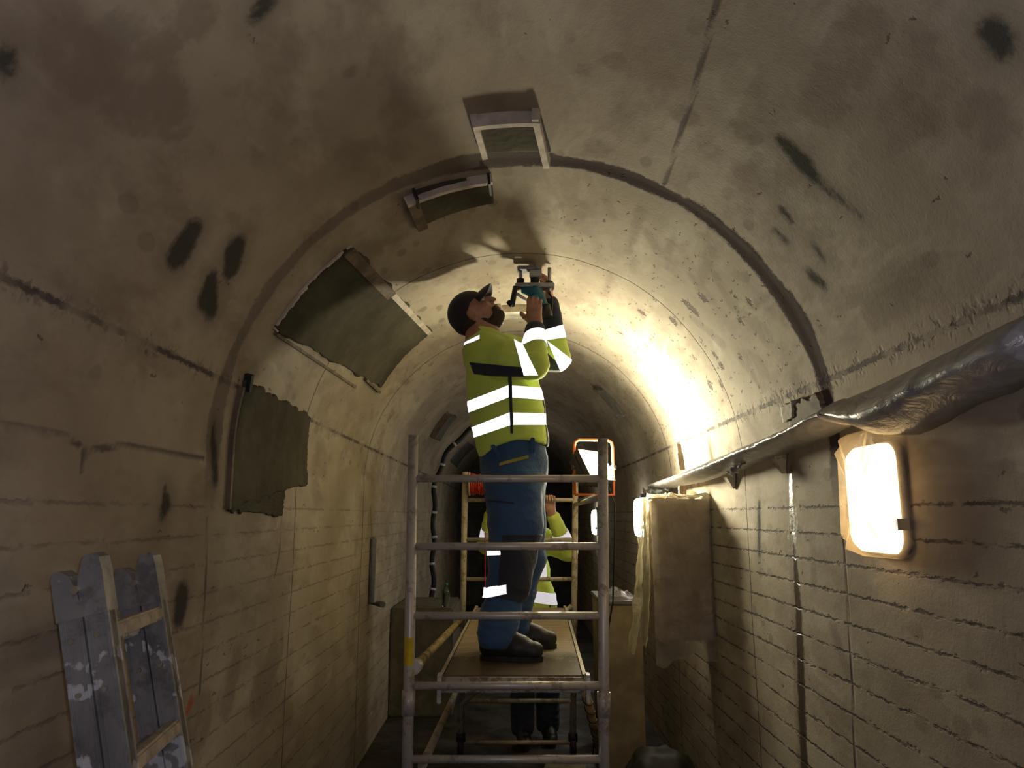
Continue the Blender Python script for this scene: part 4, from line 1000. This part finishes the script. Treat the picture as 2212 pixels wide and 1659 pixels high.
for (a0, a1, a2), (b0, b1, b2) in ((((1008, 868), (1098, 832), (1174, 838)), ((1008, 893), (1100, 858), (1174, 864))), (((1014, 925), (1100, 891), (1178, 893)), ((1016, 948), (1104, 918), (1180, 918)))):
    cut('reflective_band', jm, jk, near, ipl(a0, a1, DN), ipl(b0, b1, UP), ipl((a1[0], 800), (b1[0], 1000), LF))
    cut('reflective_band', jm, jk, near, ipl(a1, a2, DN), ipl(b1, b2, UP), ipl((a1[0]+6, 800), (b1[0]+7, 1000), RT))
    cut('back_band', jm, jk, lambda p, n: istorso(p) and tz[0] < p.z < tz[1] and n.y >= .15, ipl(a0, a2, DN), ipl(b0, b2, UP))
chest = lambda p, n: n.y < .35 and p.y < 3.42 and p.z < W_(0, 765).z
cut('chest_panel', jm, jk, chest, ipl((1018, 783), (1145, 795), DN), ipl((1018, 806), (1060, 812), UP), ipl((1060, 812), (1145, 813), UP), ipl((1014, 780), (1026, 812), RT), ipl((1122, 780), (1136, 820), LF), m_=M_NAVY)
cut('zip', jm, jk, lambda p, n: n.y < 0, ipl((1097, 800), (1103, 940), RT), ipl((1105, 800), (1108, 940), LF), ipl((1090, 806), (1110, 806), DN), ipl((1090, 936), (1110, 936), UP), off=.004, m_=M_NAVY)
# sleeve bands and navy cuffs: rear of each band is closed round the sleeve
farm = lambda p: seg_d(p, rel, rwr) < .095 and p.y < 3.42
uarm = lambda p: p.x > W_(1100, 780, 3.22).x and p.y < 3.36 and p.z > W_(0, 815, 3.2).z
cut('reflective_band', jm, jk, lambda p, n: uarm(p), ipl((1112, 740), (1133, 815), RT), ipl((1128, 742), (1160, 806), LF), ipl((1100, 811), (1180, 811), UP))
piece('reflective_band', jm, between(rel, rwr, .40, .72, (rwr-rel).normalized()+Vector((-.35, 0, .0))), lambda p, n: farm(p), .003, M_REFL, jk)
piece('cuff', jm, between(rel, rwr, .73, 1.2, (rwr-rel).normalized()+Vector((-.35, 0, .0))), lambda p, n: farm(p), .003, M_NAVY, jk)
lfa = lambda p: seg_d(p, lel, lwr) < .09 and p.x > W_(1165, 700, 3.5).x and p.y > 3.38
cut('reflective_band', jm, jk, lambda p, n: lfa(p), ipl((1180, 712), (1225, 698), DN), ipl((1180, 735), (1225, 728), UP))
cut('cuff', jm, jk, lambda p, n: lfa(p), ipl((1180, 712), (1225, 698), UP), m_=M_NAVY)
cut('reflective_band', jm, jk, lambda p, n: lfa(p) or seg_d(p, lsh, lel) < .1 and p.y > 3.38, ipl((1181, 735), (1218, 764), LF), ipl((1181, 733), (1199, 775), RT), off=.0034)
cut('under_sleeve', jm, jk, lambda p, n: p.y > 3.36 and p.x > W_(1165, 780, 3.5).x, ipl((1168, 748), (1202, 782), LF), m_=M_NAVY, off=.0028)
cut('shoulder_tab', jm, jk, lambda p, n: p.z > W_(0, 760).z, (Vector((0, 3.40, 0)), Vector((0, -1, 0))), ipl((1008, 738), (1040, 722), DN), ipl((1008, 744), (1040, 730), UP), ipl((1036, 700), (1036, 760), LF))
cut('collar_edge', jm, jk, lambda p, n: seg_d(p, W_(1040, 745), W_(1042, 715)) < .1 and p.y < 3.5, ipl((1086, 700), (1084, 760), RT), ipl((1050, 742), (1100, 742), UP), m_=M_NAVY)
# trousers
tr = SDF(.0065)
tr.chain([W_(1103, 955), W_(1110, 1000), W_(1113, 1040)], [.140, .146, .142], k=.05, n=(0, 1, 0), sc=.9)
tr.chain([W_(1108, 1045, 3.34), W_(1114, 1130, 3.31), kn_r+Vector((-.0, 0, .02)), W_(1098, 1260, 3.25), W_(1080, 1330, 3.21), W_(1072, 1372, 3.19)], [.135, .118, .100, .087, .078, .080], k=.03)
tr.chain([W_(1118, 1045, 3.46), W_(1126, 1130, 3.48), kn_l+Vector((0, 0, .02)), W_(1118, 1270, 3.48), W_(1110, 1350, 3.46)], [.130, .110, .092, .080, .076], k=.03)
tr.cap(W_(1108, 1195, 3.23), W_(1112, 1250, 3.21), .07, .06, .03)
zb_ = FZ+.055
def tclip(D, Q_): return np.maximum(D, zb_-Q_[..., 2])
tm = tr.mesh('trousers', lambda co, n: folds(.006 if co.z < FZ+.3 else .0045, (9, 9, 30 if co.z < FZ+.3 else 14), 4)(co, n), clip=tclip)
tk = link('trousers', tm, M_BLUE, wk)
rleg = lambda p: p.y < 3.40
piece('knee_pad', tm, [(W_(1100, 1170, 3.25), Vector((.05, 0, -1))), (W_(1100, 1292, 3.22), Vector((.25, 0, 1))), ipl((1084, 1160), (1074, 1295), RT), (Vector((0, 3.34, 0)), Vector((.35, -1, 0)))], lambda p, n: p.y < 3.42, .004, M_PAD, tk)
piece('pocket_flap', tm, [(W_(1086, 1155, 3.25), Vector((0, 0, -1))), (W_(1086, 1176, 3.25), Vector((0, 0, 1))), ipl((1085, 1150), (1085, 1180), RT), (Vector((0, 3.34, 0)), Vector((.35, -1, 0)))], lambda p, n: p.y < 3.42, .005, M_NAVY, tk)
piece('reflective_band', tm, [(W_(1060, 1266, 3.24), Vector((.22, 0, -1))), (W_(1060, 1286, 3.24), Vector((-.22, 0, 1))), (W_(1094, 1275, 3.2), Vector((-1, 0, 0)))], lambda p, n: rleg(p) and n.y < .1, .0075, M_REFL, tk)
piece('reflective_band', tm, [(W_(1060, 1188, 3.26), Vector((.1, 0, -1))), (W_(1060, 1199, 3.26), Vector((-.1, 0, 1))), (W_(1083, 1190, 3.26), Vector((-1, 0, 0)))], lambda p, n: rleg(p) and n.y < .1, .004, M_REFL, tk)
piece('pocket_piping', tm, [(W_(1080, 1001, 3.28), Vector((.28, 0, -1))), (W_(1080, 1008, 3.28), Vector((-.28, 0, 1))), (W_(1079, 1000, 3.3), Vector((1, 0, 0))), (W_(1141, 1000, 3.3), Vector((-1, 0, 0)))], lambda p, n: n.y < 0, .003, M_POCK, tk)
piece('thigh_seam', tm, [(W_(1060, 1080, 3.25), Vector((-.1, 0, -1))), (W_(1060, 1084, 3.25), Vector((.1, 0, 1))), (W_(1110, 1080, 3.25), Vector((-1, 0, 0)))], lambda p, n: n.y < 0, .0025, M_NAVY, tk)
for u, v in ((1072, 975), (1150, 962)):
    MB().box(W_(u, v, 3.27), (.022, .012, .07), Matrix.Rotation(math.radians(-30 if u < 1100 else 0), 3, 'Y'), .003).build('belt_loop', M_BLUE, tk)
shoe(wk, an_r, (1, -.12), FZ); shoe(wk, an_l, (1, .0), FZ)
# ------------------------------------------------------------------ drill in its stand, pressed to the crown
M_TEAL = mat('teal_housing', (.02, .14, .19), .35, var=.25); M_DSTEEL = mat('stand_steel', (.42, .42, .43), .35, .8, var=.25, vscale=30); M_GRIP = mat('black_grip', (.018, .018, .02), .5)
YD = 3.40
top_l, top_r = W_(1128, 574, YD), W_(1181, 582, YD)
zceil = sY(0.1, YD).z
dr = thing('drill_stand', 'teal hand drill clamped in a two-column steel stand, held overhead against the crown', 'drill', W_(1155, 640, YD))
axis = Vector((.035, 0, 1)).normalized()
cl = W_(1124, 616, YD); cr2 = W_(1186, 622, YD)
for c_, tp_ in ((cl, top_l), (cr2, top_r)):
    L_ = zceil-c_.z-.012
    tube('column', [c_-Vector((0, 0, .02)), c_+axis*(L_ if c_ is cl else L_*.93)], .0095, M_DSTEEL, dr, 14)
    tube('bellows', [c_+axis*.008, c_+axis*.032], .019, M_GRIP, dr, 16)
pc_ = (cl+cr2)/2; Mx = frame_from((0, 0, 1), cr2-cl)
MB().box(pc_, ((cr2-cl).length+.05, .07, .022), Mx, .004).build('carriage_plate', M_DSTEEL, dr)
tpz = zceil-.028
MB().box((cl.x+.045, YD, tpz), (.12, .075, .018), None, .004).build('top_bracket', M_DSTEEL, dr)
MB().box((cl.x+.075, YD-.005, tpz-.028), (.06, .06, .035), None, .005).build('guide_block', mat('guide_grey', (.5, .5, .5), .5), dr)
s0 = pc_+Vector((0, 0, .02)); tube('chuck', [s0, s0+Vector((0, 0, .055)), s0+Vector((0, 0, .06)), s0+Vector((.0, 0, .075))], [.021, .021, .016, .010], M_GRIP, dr, 18)
tube('drill_bit', [s0+Vector((0, 0, .07)), Vector((s0.x+.003, YD, zceil-.004))], .005, M_DSTEEL, dr, 10)
mh = SDF(.005); g0 = pc_-Vector((0, 0, .02))
mh.cap(g0, g0+Vector((.015, 0, -.05)), .034, .030, .015); mh.cap(g0+Vector((.005, 0, -.01)), g0+Vector((-.05, -.005, .0)), .028, .02, .02); mh.cap(g0+Vector((.02, .0, -.03)), g0+Vector((.055, .01, -.10)), .027, .024, .02)
body = link('drill_body', mh.mesh('drill_body', smooth=1), M_TEAL, dr)
tube('motor_cap', [g0+Vector((.045, .01, -.075)), g0+Vector((.062, .012, -.135))], [.031, .028], M_GRIP, dr, 18)
MB().tube([g0+Vector((.0, 0, -.03)), g0+Vector((.006, 0, -.045))], .036, 20).build('blue_ring', mat('blue_ring', (.03, .22, .42), .3), body)
ha = W_(1113, 622, YD-.03); hb_ = W_(1106, 660, YD-.05)
tube('feed_handle', [W_(1125, 624, YD-.02), ha, ha*.5+hb_*.5, hb_], [.012, .014, .0135, .014], M_GRIP, dr, 14)
tube('handle_foot', [hb_, W_(1097, 651, YD-.05)], [.012, .011], M_GRIP, dr, 12)
tube('brace_rod', [W_(1116, 634, YD-.01), W_(1140, 650, YD-.01)], .008, mat('white_rod', (.7, .72, .7), .5), dr, 10)
cabp = [g0+Vector((.062, .012, -.13)), g0+Vector((.085, .03, -.10)), g0+Vector((.088, .03, -.03)), g0+Vector((.07, .03, .0))]
tube('hose', cabp, .005, M_GRIP, dr, 8)
# ------------------------------------------------------------------ second worker behind the scaffold, holding the back frame
YP = 5.38
w2 = lambda u, v, Y=YP: px(u, v, Y)
zr = px(1100, 1080, YB).z
rh, lh = Vector((w2(1060, 1085, YB).x, YB+.055, zr-.075)), Vector((w2(1191, 1085, YB).x, YB+.055, zr-.075))   # wrists under the rung
s_r, s_l = w2(1078, 1168), w2(1172, 1168)
e_r, e_l = w2(1052, 1176, 5.22), w2(1226, 1190, 5.24)
HC2 = w2(1122, 1095, 5.40); n2_ = Vector((.0, -1, .12)); u2_ = Vector((0, .12, 1))
b = SDF(.0065); L2, HM2, HS2 = head_prims(b, HC2, n2_, u2_)
ch2, wa2, pe2 = w2(1125, 1200), w2(1150, 1290), w2(1155, 1330)
b.chain([L2(-.03, 0, -.05), L2(-.04, 0, -.11), w2(1124, 1160)], [.058, .056, .07], k=.03); b.chain([w2(1124, 1165), ch2, wa2, pe2], [.08, .115, .10, .11], k=.05)
b.chain([w2(1124, 1172), s_r, e_r, rh], [.07, .048, .036, .027], k=.03); b.chain([w2(1124, 1172), s_l, e_l, lh], [.07, .048, .036, .027], k=.03)
ft = [Vector((pe2.x-.09, YP-.05, .10)), Vector((pe2.x+.09, YP+.02, .10))]; hp2 = [pe2+Vector((-.09, 0, -.06)), pe2+Vector((.09, 0, -.06))]
kn2 = [(h_+f_)/2+Vector((0, -.03, .02)) for h_, f_ in zip(hp2, ft)]
for h_, k_, f_ in zip(hp2, kn2, ft): b.chain([pe2, h_, k_, f_], [.10, .085, .055, .04], k=.03); b.cap(f_+Vector((0, 0, -.05)), f_+Vector((0, -.11, -.065)), .027, .022, .02)
hand(b, rh, (.05, -.25, 1), (0, .55, .2), (1, 0, 0), .95, curl=(.95, 1.0, 1.0, 1.05), tcurl=.7, tout=.6)
hand(b, lh, (-.05, -.25, 1), (0, .55, .2), (-1, 0, 0), .95, curl=(.95, 1.0, 1.0, 1.05), tcurl=.7, tout=.6)
p2 = link('person', b.mesh('person', smooth=1), M_SKIN)
tag(p2, 'person in yellow reflective jacket behind the scaffold, both hands on its back rung, mostly hidden', 'person')
hs = SDF(.006); hs.ell(L2(-.016, 0, .036), HM2, (.103, .084, .094), .02); hn2 = V3(HC2)
link('hair', hs.mesh('hair', folds(.003, (60, 60, 60)), clip=lambda D, Q_: np.maximum(D, np.interp((Q_-hn2)@V3(n2_.normalized()), [-.1, 0, .02, .1], [-.05, .0, .045, .07])-((Q_-hn2)@V3(u2_.normalized()))), smooth=1), M_BEARD, p2)
for k in (-1, 1):
    e = MB(); c_ = L2(.0725, k*.031, .017); rg = []
    for i in range(1, 8): rg.append([c_+Vector((math.sin(math.pi*i/8)*math.cos(q*.6283), -math.cos(math.pi*i/8), math.sin(math.pi*i/8)*math.sin(q*.6283)))*.0122 for q in range(10)])
    e.loft(rg).build('eye', M_EYE, p2)
j2 = SDF(.0075)
j2.chain([w2(1122, 1180), w2(1136, 1230), w2(1152, 1300), w2(1158, 1345)], [.145, .155, .15, .155], k=.05, n=(0, 1, 0), sc=.78); j2.cap(w2(1124, 1165), w2(1123, 1145), .075, .068, .03)
j2.chain([w2(1118, 1180), s_r, e_r], [.09, .085, .068], k=.04); j2.chain([w2(1132, 1180), s_l, e_l], [.09, .085, .07], k=.04)
j2.chain([e_r, rh+(e_r-rh)*.16], [.062, .044], k=.02); j2.chain([e_l, lh+(e_l-lh)*.16], [.068, .044], k=.02)
zh2 = w2(1150, 1352).z
j2m = j2.mesh('jacket', folds(.006, (9, 9, 18), 8), clip=lambda D, Q_: np.maximum(np.maximum(D, zh2-Q_[..., 2]), np.where(np.hypot(Q_[..., 0]-w2(1123, 1146).x, Q_[..., 1]-YP) < .12, Q_[..., 2]-w2(1123, 1146).z, -1.))); j2o = link('jacket', j2m, M_HIVIS, p2)
arm2 = lambda p: min(seg_d(p, e_r, rh), seg_d(p, e_l, lh)) < .085
for a_, b_ in ((e_l, lh), (e_r, rh)):
    piece('reflective_band', j2m, between(a_, b_, .22, .46), lambda p, n, a_=a_, b_=b_: seg_d(p, a_, b_) < .09 and p.y < 5.32, .003, M_REFL, j2o)
piece('reflective_band', j2m, [(w2(1128, 1268), Vector((-.18, 0, -1))), (w2(1128, 1292), Vector((.18, 0, 1)))], lambda p, n: not arm2(p) and p.z < w2(0, 1240).z, .003, M_REFL, j2o)
piece('reflective_band', j2m, [(w2(1159, 1200), Vector((1, 0, .02))), (w2(1178, 1200), Vector((-1, 0, -.02))), (w2(1160, 1250), Vector((0, 0, 1)))], lambda p, n: not arm2(p) and n.y < .3, .003, M_REFL, j2o)
piece('reflective_band', j2m, [(w2(1078, 1200), Vector((1, 0, 0))), (w2(1097, 1200), Vector((-1, 0, 0))), (w2(1090, 1262), Vector((0, 0, 1)))], lambda p, n: not arm2(p) and n.y < .3, .003, M_REFL, j2o)
piece('zip', j2m, [(w2(1185, 1300), Vector((1, 0, 0))), (w2(1188, 1300), Vector((-1, 0, 0))), (w2(1185, 1300), Vector((0, 0, -1)))], lambda p, n: n.y < 0, .002, M_NAVY, j2o)
t2 = SDF(.008)
for h_, k_, f_ in zip(hp2, kn2, ft): t2.chain([pe2+Vector((0, 0, -.02)), h_, k_, f_], [.14, .115, .085, .08], k=.03)
link('trousers', t2.mesh('trousers', folds(.005, (9, 9, 20), 2), clip=lambda D, Q_: np.maximum(D, .06-Q_[..., 2])), M_NAVY, p2)
for f_ in ft: shoe(p2, f_, (.1, -1), 0.0)
# ------------------------------------------------------------------ light and view
W = bpy.data.worlds.new('world'); S.world = W; W.use_nodes = True
W.node_tree.nodes['Background'].inputs[0].default_value = (.5, .55, .6, 1); W.node_tree.nodes['Background'].inputs[1].default_value = .002
ld = bpy.data.lights.new('camera_flash', 'POINT'); ld.energy = FLASH; ld.color = (.88, .84, 1.0); ld.shadow_soft_size = .012
lo = bpy.data.objects.new('camera_flash', ld); COL.objects.link(lo); lo.location = (.05, -.02, H+.03)
S.view_settings.view_transform = 'Standard'; S.view_settings.look = 'None'; S.view_settings.gamma = 1; S.view_settings.use_curve_mapping = False
S.view_settings.exposure = EXPO
